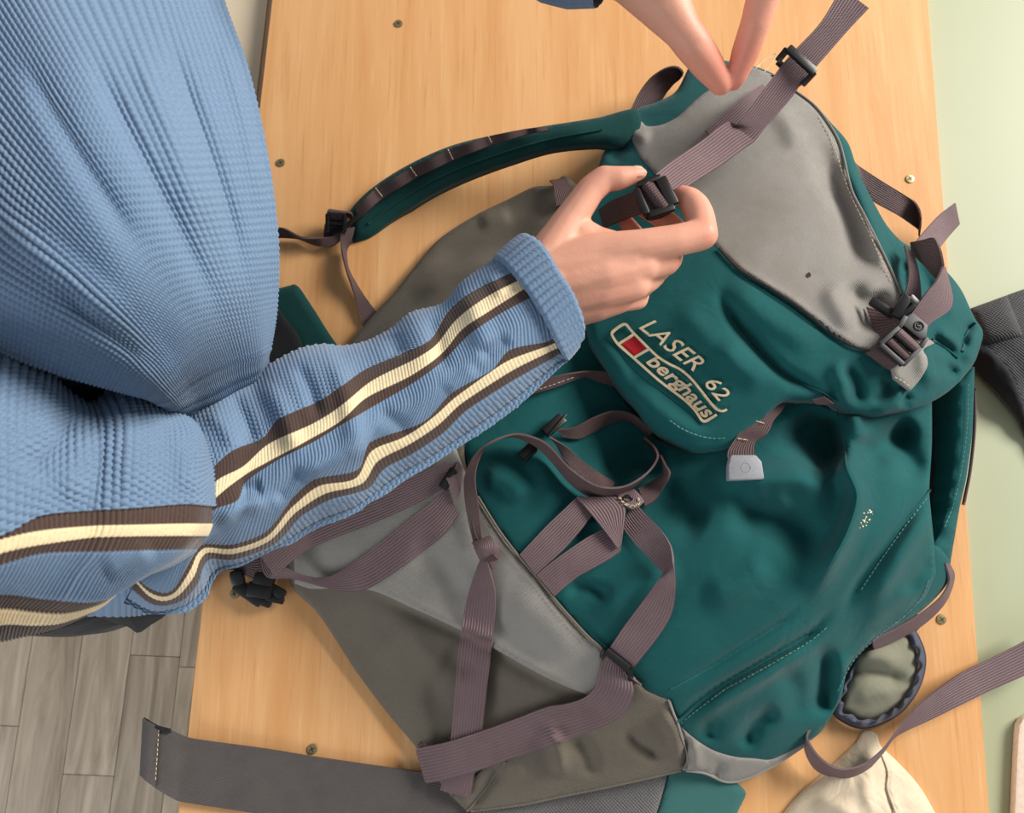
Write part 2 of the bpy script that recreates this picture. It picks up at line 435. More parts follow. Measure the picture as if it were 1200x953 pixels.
def ribbon(name, secs, mat, parent, zf=None, thick=0.0016, across=5, step=4.0, camber=0.0):
    """webbing through cross sections (ax, ay, bx, by, ha, hb[, 'c']); heights are added to zf when it is given.
    'c' marks a sharp fold."""
    S = [(np.array(s[:6], float), len(s) > 6) for s in secs]
    runs = []; cur = [S[0][0]]
    for s, c in S[1:]:
        cur.append(s)
        if c: runs.append(cur); cur = [s]
    if len(cur) > 1: runs.append(cur)
    V = []; FA = []; UV = []; u0 = 0.0
    for run in runs:
        q = np.array(run)
        mid = (q[:, :2] + q[:, 2:4]) / 2
        ln = np.linalg.norm(np.diff(mid, axis=0), axis=1).sum() + np.abs(np.diff(q[:, 4:6], axis=0)).sum() * 600
        n = max(3, int(ln / step) + 1)
        c = cr(np.hstack([mid, q]), n)[:, 2:]
        t = np.linspace(0, 1, across)
        x = c[:, 0, None] * (1 - t) + c[:, 2, None] * t; y = c[:, 1, None] * (1 - t) + c[:, 3, None] * t
        h = c[:, 4, None] * (1 - t) + c[:, 5, None] * t
        if zf is not None: h = h + zf(x, y)
        h = np.maximum(h, 0.0012) + camber * (1 - (2 * t - 1) ** 2)
        w = P(x, y, h)                       # n x across x 3
        du = np.gradient(w, axis=0); dv = np.gradient(w, axis=1)
        nr = np.cross(du, dv); nr /= np.linalg.norm(nr, axis=2, keepdims=True) + 1e-12
        top = w + nr * thick / 2; bot = w - nr * thick / 2
        cen = w[:, across // 2]; us = u0 + np.concatenate([[0], np.cumsum(np.linalg.norm(np.diff(cen, axis=0), axis=1))]); u0 = us[-1]
        uv = np.stack(np.broadcast_arrays(us[:, None], t[None, :]), -1)
        b0 = sum(len(v) for v in V)
        V += [top.reshape(-1, 3), bot.reshape(-1, 3)]; UV += [uv.reshape(-1, 2)] * 2
        m = n * across
        for i in range(n - 1):
            for j in range(across - 1):
                a = b0 + i * across + j
                FA.append((a, a + across, a + across + 1, a + 1)); FA.append((a + m, a + m + 1, a + m + across + 1, a + m + across))
            for j, fl in ((0, False), (across - 1, True)):
                a = b0 + i * across + j; f = (a, a + m, a + m + across, a + across)
                FA.append(f[::-1] if fl else f)
        for i, fl in ((0, True), (n - 1, False)):
            for j in range(across - 1):
                a = b0 + i * across + j; f = (a, a + m, a + m + 1, a + 1)
                FA.append(f[::-1] if fl else f)
    o = link(name, np.vstack(V), FA, mat, parent, uvs=np.vstack(UV))
    o.data.set_sharp_from_angle(angle=math.radians(50))
    return o

def tube_mesh(pts, rad, sides=8):
    """swept round rod through world points -> verts, faces"""
    p = np.asarray(pts, float); n = len(p); rad = np.broadcast_to(np.asarray(rad, float), (n,))
    tg = np.gradient(p, axis=0); tg /= np.linalg.norm(tg, axis=1, keepdims=True) + 1e-12
    up = np.array([0, 0, 1.0]); V = []; F_ = []
    for i in range(n):
        a = np.cross(tg[i], up)
        if np.linalg.norm(a) < 1e-3: a = np.array([1.0, 0, 0])
        a /= np.linalg.norm(a); b = np.cross(a, tg[i])
        for k in range(sides):
            t = 2 * math.pi * k / sides
            V.append(p[i] + rad[i] * (math.cos(t) * a + math.sin(t) * b))
    for i in range(n - 1):
        for k in range(sides):
            a = i * sides + k; b = i * sides + (k + 1) % sides
            F_.append((a, b, b + sides, a + sides))
    F_.append(tuple(range(sides))); F_.append(tuple((n - 1) * sides + k for k in reversed(range(sides))))
    return V, F_
def rod(name, pts, rad, mat, parent, sides=8):
    V, F_ = tube_mesh(pts, rad, sides)
    return link(name, V, F_, mat, parent)
def piping(name, pts, zf, rad, mat, parent, lift=0.0, sides=6, step=4.0):
    p = np.asarray(pts, float); l = np.linalg.norm(np.diff(p[:, :2], axis=0), axis=1).sum()
    c = cr(p[:, :2], max(3, int(l / step)))
    return rod(name, P(c[:, 0], c[:, 1], np.maximum(zf(c[:, 0], c[:, 1]) + lift, 0.0015)), rad, mat, parent, sides)
def stitches(name, pts, zf, mat, parent, lift=0.0012, dash=3.4, gap=2.2, rad=0.00038):
    """one row of sewing: short threads lying on the cloth, one object"""
    p = np.asarray(pts, float)[:, :2]; l = np.linalg.norm(np.diff(p, axis=0), axis=1).sum()
    c = cr(p, max(4, int(l / 1.0))); V = []; F_ = []; s = 0
    n = int(l / (dash + gap)); tt = np.linspace(0, len(c) - 1, max(2, int(l)))
    for k in range(n):
        a = int(k * (dash + gap) / l * (len(c) - 1)); b = int((k * (dash + gap) + dash) / l * (len(c) - 1))
        if b <= a: b = a + 1
        if b >= len(c): break
        q = c[[a, (a + b) // 2, b]] if b - a > 1 else c[[a, b]]
        h = zf(q[:, 0], q[:, 1]) + lift
        if len(h) == 3: h = h + np.array([-0.0005, 0.0002, -0.0005])
        v, f = tube_mesh(P(q[:, 0], q[:, 1], h), rad, 4)
        F_ += [tuple(i + len(V) for i in ff) for ff in f]; V += list(v)
    return tag(link(name, V, F_, mat, parent), kind='stuff')

def prism(name, outline, h, thick, mat, parent, bevel=0.0008, zt=None, smooth=False):
    """flat moulded piece: outline in the picture, top at height h (or one height per point), thickness downwards"""
    o2 = np.asarray([p[:2] for p in outline], float); hs = np.broadcast_to(np.asarray(h, float), (len(o2),))
    w = P(o2[:, 0], o2[:, 1], hs)
    area2 = np.sum(w[:, 0] * np.roll(w[:, 1], -1) - np.roll(w[:, 0], -1) * w[:, 1])
    if area2 < 0: w = w[::-1]
    n = len(w); lo = w.copy(); lo[:, 2] -= thick
    V = np.vstack([w, lo]); F_ = [tuple(range(n)), tuple(range(2 * n - 1, n - 1, -1))]
    F_ += [(i, i + n, (i + 1) % n + n, (i + 1) % n) for i in range(n)]
    o = link(name, V, F_, mat, parent, smooth=False)
    if bevel:
        bm = bmesh.new(); bm.from_mesh(o.data)
        bmesh.ops.bevel(bm, geom=list(bm.edges), offset=bevel, segments=2, affect='EDGES', profile=0.6)
        bm.to_mesh(o.data); bm.free()
        o.data.shade_smooth(); o.data.set_sharp_from_angle(angle=math.radians(40))
    return o
def bar(name, a, b, w, t, mat, parent, bevel=0.0008):
    """rounded bar between picture points a and b (x, y, h), w metres wide, t metres thick"""
    A = P(*a); B = P(*b); d = B - A; l = np.linalg.norm(d); d = d / l
    s = np.cross(d, [0, 0, 1.0]); s /= np.linalg.norm(s); u = np.cross(s, d)
    V = []
    for z in (-1, 1):
        for (x, y) in ((-1, 0), (1, 0), (1, 1), (-1, 1)):
            V.append(A + d * (l * y) + s * (w / 2 * x) + u * (t / 2 * z))
    F_ = [(3, 2, 1, 0), (4, 5, 6, 7), (0, 1, 5, 4), (1, 2, 6, 5), (2, 3, 7, 6), (3, 0, 4, 7)]
    o = link(name, V, F_, mat, parent, smooth=False)
    bm = bmesh.new(); bm.from_mesh(o.data); bmesh.ops.recalc_face_normals(bm, faces=bm.faces)
    bmesh.ops.bevel(bm, geom=list(bm.edges), offset=min(bevel, w * 0.4, t * 0.4), segments=2, affect='EDGES', profile=0.6)
    bm.to_mesh(o.data); bm.free(); o.data.shade_smooth(); o.data.set_sharp_from_angle(angle=math.radians(40))
    return o
def box(name, lo, hi, mat, parent=None, loc=None):
    lo = np.array(lo, float); hi = np.array(hi, float)
    V = [(x, y, z) for z in (lo[2], hi[2]) for (x, y) in ((lo[0], lo[1]), (hi[0], lo[1]), (hi[0], hi[1]), (lo[0], hi[1]))]
    F_ = [(3, 2, 1, 0), (4, 5, 6, 7), (0, 1, 5, 4), (1, 2, 6, 5), (2, 3, 7, 6), (3, 0, 4, 7)]
    return link(name, V, F_, mat, parent, smooth=False, loc=loc)
def join_bars(name, bars, mat, parent):
    """several moulded bars as one part"""
    o = bars[0]; bm = bmesh.new()
    for b in bars:
        bm.from_mesh(b.data)
    me = bpy.data.meshes.new(name); bm.to_mesh(me); bm.free(); me.materials.append(mat)
    me.shade_smooth(); me.set_sharp_from_angle(angle=math.radians(40))
    for b in bars: bpy.data.objects.remove(b)
    r = bpy.data.objects.new(name, me); COL.objects.link(r)
    if parent is not None: r.parent = parent
    LOC[r] = LOC[parent]
    return r
# ------------------------------------------------------------------ the setting
DIR = np.array([0.0398, 1.0]); DIR /= np.linalg.norm(DIR); NRM = np.array([DIR[1], -DIR[0]])
def rot_obj(o): o.rotation_euler.z = -math.atan2(DIR[0], DIR[1]); return o

floor = box('floor', (-2.4, -2.0, -0.02), (2.4, 2.4, -0.004), GAP, loc=(0, 0, 0))
floor['kind'] = 'structure'
LOC[floor] = np.zeros(3)
fp = P(67, 953, -T)[:2]; edge0 = fp @ NRM
PW = 0.092; rnd = random.Random(5)
pm_cache = {}
for k in range(-11, 9):
    xa = edge0 + k * PW
    y = -1.35 - rnd.random() * 0.5
    while y < 1.7:
        ln = rnd.choice((0.38, 0.5, 0.62, 0.74)); 
        if ln not in pm_cache:
            o = box('plank', (0.0006, 0.0006, -0.012), (PW - 0.0006, ln - 0.0006, 0.0), PLANK)
            pm_cache[ln] = o.data
            bpy.data.objects.remove(o)
        o = bpy.data.objects.new('plank', pm_cache[ln]); COL.objects.link(o)
        o.parent = floor
        c = NRM * xa + DIR * y; o.location = (c[0], c[1], 0.0); rot_obj(o)
        y += ln

# sage green table that carries the board
TB = T - 0.018
table = root('table', (0.35, 0.1, 0), 'sage green painted table under the plywood board', 'table')
e0 = P(262, 476, 0)[:2] @ NRM
def obox(name, n0, n1, d0, d1, z0, z1, mat, parent=None, bevel=0.0):
    V = []
    for z in (z0, z1):
        for (a, b) in ((n0, d0), (n1, d0), (n1, d1), (n0, d1)):
            c = NRM * a + DIR * b; V.append((c[0], c[1], z))
    F_ = [(3, 2, 1, 0), (4, 5, 6, 7), (0, 1, 5, 4), (1, 2, 6, 5), (2, 3, 7, 6), (3, 0, 4, 7)]
    c = np.mean(V, 0)
    o = link(name, V, F_, mat, parent, smooth=False, loc=tuple(c))
    if bevel:
        bm = bmesh.new(); bm.from_mesh(o.data)
        bmesh.ops.bevel(bm, geom=list(bm.edges), offset=bevel, segments=2, affect='EDGES')
        bm.to_mesh(o.data); bm.free()
    return o
obox('table_top', e0 + 0.03, e0 + 1.45, -0.62, 0.86, TB - 0.03, TB, SAGE, table, 0.003)
for a in (e0 + 0.06, e0 + 1.37):
    for b in (-0.58, 0.77):
        obox('leg', a, a + 0.05, b, b + 0.05, 0.0, TB - 0.03, METALLEG, table, 0.003)

# plywood board
bl0, bl1 = P(318, 0, 0)[:2], P(208, 953, 0)[:2]
br0, br1 = P(1088, 0, 0)[:2], P(1160, 953, 0)[:2]
L0 = (bl0 @ NRM + bl1 @ NRM) / 2; R0 = (br0 @ NRM + br1 @ NRM) / 2
board = obox('plywood_board', L0, R0, -0.56, 0.80, TB + 0.0004, T, PLY, None, 0.0012)
tag(board, 'orange plywood board with screws lying under the backpack', 'board')
LOC[board] = np.array(board.location)
def screw(px, py):
    c = P(px, py, 0.0); V = []; F_ = []
    n = 14; r = 0.0046
    prof = [(1.0, 0.0003), (0.92, 0.0011), (0.5, 0.0013), (0.0, 0.0013)]
    for (k, z) in prof[:3]:
        for i in range(n):
            t = 2 * math.pi * i / n; V.append((c[0] + r * k * math.cos(t), c[1] + r * k * math.sin(t), T + z))
    for j in range(2):
        for i in range(n):
            a = j * n + i; b = j * n + (i + 1) % n; F_.append((a, b, b + n, a + n))
    F_.append(tuple(2 * n + i for i in range(n)))
    s = link('screw', V, F_, STEEL, board, smooth=True); s.data.set_sharp_from_angle(angle=0.6)
    V = []; F_ = []
    for t in (0.5, 0.5 + math.pi / 2):
        d = np.array([math.cos(t), math.sin(t), 0]); e = np.array([-d[1], d[0], 0])
        b0 = len(V); p0 = np.array([c[0], c[1], T + 0.00136])
        V += [p0 - d * .0026 - e * .0005, p0 + d * .0026 - e * .0005, p0 + d * .0026 + e * .0005, p0 - d * .0026 + e * .0005]
        F_.append((b0, b0 + 1, b0 + 2, b0 + 3))
    x = link('cross_slot', V, F_, DARKSCREW, None, smooth=False, loc=(0, 0, 0))
    x.data.transform(Matrix.Translation(Vector(-LOC[board]))); x.parent = s
    return s
for p in ((467, 28), (329, 191), (1066, 210), (1103, 726), (275, 696), (366, 878)): screw(*p)

# cream cabinet beyond the person
cab = root('cream_cabinet', tuple(np.append(NRM * (L0 - 0.25) + DIR * 0.75, 0)), 'plain cream painted cabinet left of the plywood board at the top', 'cabinet')
obox('cabinet_body', L0 - 0.55, L0 - 0.012, 0.44, 1.15, 0.0, T - 0.04, CREAMP, cab, 0.004)
obox('cabinet_top', L0 - 0.56, L0 - 0.008, 0.43, 1.16, T - 0.04, T - 0.02, CREAMP, cab, 0.004)

# ------------------------------------------------------------------ small things lying about
zero = lambda x, y: np.zeros(np.shape(x))
const = lambda h: (lambda x, y: np.full(np.shape(x), float(h)))

# cream cloth at the bottom
cc = root('cream_cloth', tuple(P(1020, 930, 0)), 'cream canvas cloth bag with a raised seam lying below the grey pouch', 'bag')
zc = folded(tps([(1012, 857, .002), (1030, 865, .002), (1060, 900, .004), (1095, 953, .004), (1130, 1010, .003), (1003, 872, .004), (960, 915, .005), (920, 953, .004), (880, 1010, .003),
    (1010, 930, .030), (1020, 890, .018), (1000, 990, .034), (1060, 960, .022), (960, 970, .022), (1000, 1060, .030), (1090, 1060, .014), (920, 1060, .014), (960, 1130, .004), (1100, 1120, .004), (870, 1085, .004), (1140, 1075, .004)]),
    [([(1034, 888), (1041, 906), (1040, 924), (1050, 955), (1060, 1000)], -.004, 4, 's'), ([(1012, 905), (1018, 935), (1030, 960)], .004, 8),
     ([(950, 935), (990, 950), (1000, 975)], .004, 9), ([(1075, 930), (1070, 965)], .003, 9)])
panel('cloth_body', [(1012, 857), (1027, 860), (1032, 874), (1052, 893), (1077, 921), (1096, 953), (1126, 1010), (1140, 1075), (1090, 1125), (960, 1130), (870, 1085), (884, 1010), (920, 953), (941, 930), (981, 897), (1003, 872)],
      zc, CREAMCLOTH, cc, 'floor', 4.0, .002, 5)
piping('seam', [(1034, 886), (1041, 906), (1040, 924), (1050, 953), (1062, 1002)], zc, .0009, CREAMCLOTH, cc, .0005)

# grey pouch with a gathered navy rim
gp = root('grey_pouch', tuple(P(1030, 790, 0)), 'olive grey fabric pouch with a gathered navy rim under the backpack corner', 'pouch')
rim = [(1012, 755), (1036, 740), (1064, 732), (1080, 755), (1084, 777), (1077, 805), (1058, 832), (1034, 847), (1009, 853), (986, 844), (977, 832), (992, 792)]
rc = np.array(rim, float).mean(0)
ang = np.linspace(0, 2 * math.pi, 240, endpoint=False)
outl = cr(np.array(rim, float), 240, True)
zr = lambda k: .004 + .012 * math.sin(math.pi * k)
V = []; nr = 9
for j in range(nr):
    k = j / (nr - 1)
    ruff = 1 - 0.16 * k + 0.035 * k * np.sin(np.arange(240) / 240 * 2 * math.pi * 17 + 0.8 * np.sin(np.arange(240) / 17.0)) * (1 + 0.5 * np.sin(np.arange(240) / 9.0))
    p = rc + (outl - rc) * ruff[:, None]
    V.append(P(p[:, 0], p[:, 1], .004 + .013 * math.sin(math.pi * min(1, .15 + k * .6)) + 0.003 * k * np.cos(np.arange(240) / 240 * 2 * math.pi * 17)))
ruffedge = p.copy()
V = np.vstack(V); F_ = []
for j in range(nr - 1):
    for i in range(240): F_.append((j * 240 + i, j * 240 + (i + 1) % 240, (j + 1) * 240 + (i + 1) % 240, (j + 1) * 240 + i))
F_ = [f[::-1] for f in F_]
uvr = np.stack([np.tile(np.arange(240) / 240 * .4, nr), np.repeat(np.arange(nr) / nr * .03, 240)], 1)
link('gathered_rim', V, F_, NAVY, gp, uvs=uvr)
for q in (1.0, 0.965):
    p = rc + (outl - rc) * q
    rod('piping', np.vstack([P(p[:, 0], p[:, 1], .004 + (1 - q) * .1), P(p[:1, 0], p[:1, 1], .004 + (1 - q) * .1)]), .0012, NAVY, gp, 6)
p = rc + (outl - rc) * .93
stitches('stitching', p[75:170], const(.0125), TTHREAD, gp, .001)
zl = folded(tps([(1043, 746, .012), (1064, 761, .012), (1077, 776, .012), (1061, 801, .012), (1050, 824, .012), (1034, 831, .012), (1012, 834, .012), (990, 824, .012), (980, 780, .012), (1010, 735, .012),
    (1040, 770, .034), (1020, 800, .026), (1010, 780, .03)]),
    [([(985, 793), (1015, 787), (1050, 795), (1068, 790)], -.010, 9), ([(990, 770), (1025, 768), (1060, 778)], .006, 11), ([(1000, 820), (1030, 812), (1050, 812)], .003, 8)])
panel('lining', [tuple(q) for q in (rc + (outl - rc) * .93)[::6]], zl, OLIVE, gp, .002, 3.5, .009, 6)

# black padded belt on the sage table
bz_tab = -0.018
bb = root('padded_belt', tuple(P(1180, 430, bz_tab)), 'black padded mesh belt lying on the sage green table at the right edge', 'belt')
zb = folded(tps([(1120, 365, -.012), (1140, 361, -.008), (1180, 346, -.004), (1230, 330, -.004), (1290, 330, -.012), (1140, 430, -.010), (1170, 461, -.012), (1193, 489, -.012), (1205, 520, -.012), (1230, 580, -.012),
    (1165, 395, .012), (1195, 400, .016), (1220, 420, .016), (1240, 470, .012), (1290, 450, -.012), (1290, 560, -.012)]),
    [([(1150, 405), (1180, 440), (1205, 490)], .006, 10), ([(1165, 420), (1190, 460)], -.004, 6)])
def zbf(x, y): return zb(x, y)
_save = P
ob = None
def raised_panel(name, outline, zf, mat, parent, floor_h, **kw):
    """panel for things that stand lower than the board's top"""
    global T
    return panel(name, outline, lambda x, y: zf(x, y), mat, parent, **kw)
def low_panel(name, outline, zf, mat, parent, thick=.004, step=5.0):
    ol = smooth_outline(outline, step * .8)
    x0, y0 = ol.min(0); x1, y1 = ol.max(0)
    gx, gy = np.meshgrid(np.arange(x0, x1, step), np.arange(y0, y1, step)); gx, gy = gx.ravel(), gy.ravel()
    k = inside(gx, gy, ol); gx, gy = gx[k], gy[k]
    cl = np.vstack([ol, ol[:1]]); d, _, _ = seg_dist(gx, gy, cl); k = d > step * .55
    v2 = np.vstack([ol, np.stack([gx[k], gy[k]], 1)]); nb = len(ol)
    r = delaunay_2d_cdt([Vector(p) for p in v2], [(i, (i + 1) % nb) for i in range(nb)], [], 1, 1e-4)
    vv = np.array([tuple(p) for p in r[0]]); fc = [tuple(f) for f in r[2]]
    dd, _, _ = seg_dist(vv[:, 0], vv[:, 1], cl)
    w = P(vv[:, 0], vv[:, 1], np.maximum(zf(vv[:, 0], vv[:, 1]) - .004 * np.exp(-(dd / 4) ** 2), bz_tab + .002))
    a, b, c = w[fc[0][0]], w[fc[0][1]], w[fc[0][2]]
    if np.cross(b - a, c - a)[2] < 0: fc = [f[::-1] for f in fc]
    n = len(w); lo = w.copy(); lo[:, 2] = np.maximum(lo[:, 2] - thick, T + bz_tab + .0006)
    ec = {(f[i], f[(i + 1) % len(f)]) for f in fc for i in range(len(f))}
    bd = [e for e in ec if (e[1], e[0]) not in ec]
    faces = fc + [tuple(i + n for i in f[::-1]) for f in fc] + [(e[1], e[0], e[0] + n, e[1] + n) for e in bd]
    V = np.vstack([w, lo])
    return link(name, V, faces, mat, parent, uvs=V[:, :2])
low_panel('padding', [(1125, 375), (1139, 362), (1180, 346), (1200, 339), (1245, 325), (1300, 330), (1300, 560), (1240, 590), (1215, 545), (1200, 506), (1193, 489), (1170, 461), (1140, 429), (1120, 410)], zb, MESHB, bb, .02)
low_panel('webbing_loop', [(1136, 362, 'c'), (1180, 346, 'c'), (1199, 393, 'c'), (1154, 404, 'c')], lambda x, y: zb(x, y) + .005, MESHB, bb, .003, 4)
low_panel('edge_binding', [(1141, 400), (1156, 405), (1180, 430), (1196, 462), (1210, 510), (1200, 505), (1193, 489), (1170, 461), (1140, 429)], lambda x, y: zb(x, y) + .004, BLACKC, bb, .003, 4)

# beige rounded case at the lower right
bc = prism('beige_case', [(1199, 843), (1195, 850), (1193.5, 862), (1192, 890), (1189, 960), (1186, 1010), (1300, 1010), (1300, 843), (1290, 838), (1210, 838)], bz_tab + .009, .0085, BEIGE, None, .0025)
tag(bc, 'pale beige flat rounded case at the lower right corner on the sage table', 'case')
# ------------------------------------------------------------------ the backpack
bag = root('backpack', tuple(P(760, 620, 0)), 'worn teal and grey hiking backpack lying on the plywood board', 'backpack')

# heights of the body's upper surface (metres above the board)
zbody0 = tps([
    # left outline
    (650, 214, .030), (600, 232, .016), (555, 252, .012), (495, 305, .010), (430, 378, .010), (380, 440, .010), (350, 520, .010), (335, 600, .010), (342, 690, .010), (389, 743, .010), (418, 788, .010), (454, 836, .010), (488, 876, .012), (520, 922, .010),
    # base
    (547, 951, .010), (613, 943, .014), (700, 925, .018), (760, 912, .020), (800, 903, .020), (850, 916, .010), (880, 913, .010), (911, 895, .012), (945, 872, .014), (975, 838, .018), (990, 795, .026),
    # right
    (1024, 749, .034), (1075, 715, .036), (1095, 680, .044), (1095, 640, .056), (1092, 560, .064), (1090, 475, .060),
    # upper edge beneath the lid
    (700, 250, .06), (760, 300, .07), (900, 380, .08), (1000, 430, .08),
    # inside, grey left side
    (560, 330, .045), (500, 400, .048), (560, 430, .068), (440, 520, .048), (500, 560, .066), (400, 620, .036), (430, 690, .044), (484, 713, .052), (538, 738, .060), (577, 759, .064), (640, 794, .066), (694, 815, .066),
    (470, 800, .018), (520, 850, .022), (600, 820, .040), (560, 800, .034),
    # seam and front
    (545, 520, .075), (560, 582, .082), (607, 651, .090), (652, 705, .092), (707, 760, .088), (744, 796, .080), (784, 821, .072), (799, 853, .056), (803, 880, .034),
    (640, 470, .076), (650, 560, .080), (720, 520, .056), (690, 480, .064), (760, 540, .066), (700, 640, .092), (760, 600, .086), (760, 700, .100), (830, 560, .094), (850, 650, .104), (850, 740, .094), (840, 800, .076), (880, 840, .056), (840, 880, .028), (890, 885, .022), (940, 840, .036),
    (920, 620, .104), (960, 560, .098), (1000, 590, .104), (960, 700, .094), (940, 770, .070), (1040, 560, .092), (1040, 640, .092), (1060, 690, .062), (1000, 760, .046), (1040, 500, .088),
    (600, 890, .034), (660, 880, .040), (720, 860, .052), (760, 850, .054), (760, 890, .034)])
zbody = folded(zbody0, [
    # front panel seams and hollows
    ([(978, 478), (990, 520), (992, 548), (1004, 582), (992, 625), (970, 665), (945, 710)], 0.0244, 13),
    ([(925, 488), (950, 515), (985, 556)], -.034, 24), ([(965, 485), (975, 520), (985, 545)], -.016, 14), ([(1005, 545), (1040, 520), (1075, 490)], -0.0203, 18), ([(1000, 480), (1010, 520)], 0.0122, 10), ([(1040, 490), (1060, 530), (1085, 566)], -0.0162, 16),
    ([(1092, 572), (1060, 612), (1030, 652), (1003, 690), (985, 730)], -0.0087, 7), ([(1100, 585), (1070, 630), (1040, 680), (1010, 720)], 0.0141, 12),
    ([(830, 545), (880, 560), (940, 560), (985, 572)], 0.0203, 18), ([(850, 600), (910, 612), (965, 650)], -0.0203, 22), ([(870, 575), (905, 592), (930, 580)], 0.0081, 14),
    ([(786, 808), (830, 783), (880, 752), (920, 726), (950, 700)], -0.0058, 5), ([(790, 848), (815, 826), (850, 801), (900, 772), (950, 742), (985, 705)], -0.0130, 5), ([(800, 856), (830, 832), (865, 810), (920, 778), (965, 750)], 0.0122, 9),
    ([(965, 752), (968, 790), (960, 845)], -0.0203, 12), ([(985, 760), (985, 800), (975, 835)], 0.0081, 9), ([(905, 800), (930, 800), (940, 850)], -0.0081, 14), ([(870, 880), (885, 850), (915, 830)], -0.0141, 10), ([(830, 870), (835, 840)], -0.0081, 10),
    ([(1095, 640), (1080, 680), (1030, 720), (1000, 750)], 0.0081, 12), ([(1060, 700), (1085, 668), (1095, 650)], -0.0087, 8),
    ([(770, 560), (800, 600), (830, 620)], -0.0122, 20), ([(620, 520), (640, 560), (660, 600)], 0.0081, 20), ([(560, 560), (590, 560), (620, 590)], 0.0101, 14), ([(660, 690), (690, 690), (720, 705)], -0.0081, 9), ([(690, 720), (740, 690), (800, 660)], 0.0081, 18),
    ([(700, 560), (740, 540), (780, 530)], -0.0162, 22), ([(820, 700), (860, 690), (910, 660)], 0.0081, 20),
    # pocket flap on the side: step down to the recess below it
    ([(420, 686), (484, 713), (538, 738), (577, 759), (640, 794), (700, 822)], -0.0087, 12, 's'),
    ([(478, 640), (520, 668), (545, 720)], -0.0087, 18), ([(590, 690), (640, 730), (680, 780)], 0.0058, 22), ([(440, 740), (480, 760), (520, 800)], 0.0087, 22), ([(520, 760), (560, 790)], -0.0072, 18), ([(430, 720), (500, 790), (520, 860)], -0.0043, 14),
    # base folds
    ([(640, 850), (655, 880), (660, 915)], 0.0116, 9), ([(670, 860), (690, 890), (690, 915)], -0.0072, 10), ([(735, 850), (745, 870), (780, 890)], -0.0101, 9), ([(548, 951), (572, 921), (592, 893)], -0.0072, 5), ([(770, 830), (790, 860), (797, 895)], 0.0072, 8), ([(580, 905), (620, 900)], 0.0043, 12),
    ([(803, 860), (805, 885), (802, 902)], -0.0087, 4), ([(812, 868), (816, 890), (812, 905)], 0.0072, 7), ([(850, 895), (835, 912)], -0.0058, 6),
    # upper left
    ([(500, 318), (540, 300), (600, 280), (640, 260)], -0.0087, 14), ([(480, 350), (540, 320), (600, 300)], 0.0087, 12), ([(560, 260), (600, 250)], 0.0058, 9),
])

SEAM = [(545, 500), (550, 560), (560, 582), (574, 605), (587, 625), (607, 651), (629, 676), (652, 705), (674, 730), (690, 747), (707, 762), (726, 781), (744, 796)]
# grey side, from the top left down to the base
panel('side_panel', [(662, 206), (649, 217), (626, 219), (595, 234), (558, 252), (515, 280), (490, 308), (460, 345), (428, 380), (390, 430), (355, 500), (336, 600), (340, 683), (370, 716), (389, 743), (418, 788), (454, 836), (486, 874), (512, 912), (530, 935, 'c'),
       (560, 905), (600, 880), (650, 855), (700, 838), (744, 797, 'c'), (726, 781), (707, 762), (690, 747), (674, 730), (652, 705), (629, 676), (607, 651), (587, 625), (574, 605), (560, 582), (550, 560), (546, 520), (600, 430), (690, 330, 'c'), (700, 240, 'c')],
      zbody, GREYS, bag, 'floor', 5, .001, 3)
# flap of the side pocket with a free lower edge
panel('pocket_flap', [(345, 684, 'c'), (365, 690), (430, 691), (484, 713), (538, 738), (577, 759), (640, 794), (690, 815), (700, 813, 'c'), (707, 766), (690, 749), (674, 732), (652, 707), (629, 678), (607, 653), (587, 627), (574, 607), (560, 585), (543, 548), (530, 512, 'c'), (500, 530), (440, 560), (380, 600), (348, 640)],
      lambda x, y: zbody(x, y) + .0035, GREY, bag, .0025, 5, .001, 3)
# teal front
panel('front_panel', [(545, 470), (545, 520), (550, 560), (560, 582), (574, 605), (587, 625), (607, 651), (629, 676), (652, 705), (674, 730), (690, 747), (707, 762), (726, 781), (744, 796, 'c'), (758, 809), (784, 821, 'c'), (789, 835), (794, 847, 'c'), (799, 856), (817, 871), (837, 883), (861, 890), (883, 892), (905, 893), (940, 876),
       (950, 868, 'c'), (962, 858), (975, 838), (986, 817), (994, 783), (1015, 758), (1027, 746), (1062, 725), (1084, 700), (1097, 672, 'c'), (1095, 640, 'c'), (1091, 600), (1089, 574), (1092, 520), (1092, 460, 'c'), (1040, 420), (960, 390), (860, 360), (760, 320), (690, 300), (640, 380), (590, 430)],
      lambda x, y: zbody(x, y) + .001, TEAL, bag, 'floor', 5, .0015, 3)
# grey base
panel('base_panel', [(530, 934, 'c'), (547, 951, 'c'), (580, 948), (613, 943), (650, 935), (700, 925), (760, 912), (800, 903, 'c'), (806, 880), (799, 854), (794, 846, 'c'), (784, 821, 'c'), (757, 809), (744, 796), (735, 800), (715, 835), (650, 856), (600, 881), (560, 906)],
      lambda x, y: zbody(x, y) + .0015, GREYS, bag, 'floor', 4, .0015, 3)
panel('base_corner', [(800, 903, 'c'), (825, 905), (850, 916), (870, 914), (905, 898), (950, 868, 'c'), (905, 890), (883, 889), (861, 887), (837, 880), (817, 868), (799, 853, 'c'), (805, 880)],
      lambda x, y: zbody(x, y) + .002, GREY, bag, 'floor', 3.5, .0012, 3)
zs = lambda x, y: zbody(x, y) + .004
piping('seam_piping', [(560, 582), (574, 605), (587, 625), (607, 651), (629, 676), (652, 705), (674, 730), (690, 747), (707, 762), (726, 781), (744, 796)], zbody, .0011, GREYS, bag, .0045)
stitches('stitching', [(555, 588), (570, 612), (583, 632), (603, 657), (625, 681), (648, 710), (670, 735), (690, 755)], zbody, SEAMTHREAD, bag, .0055)
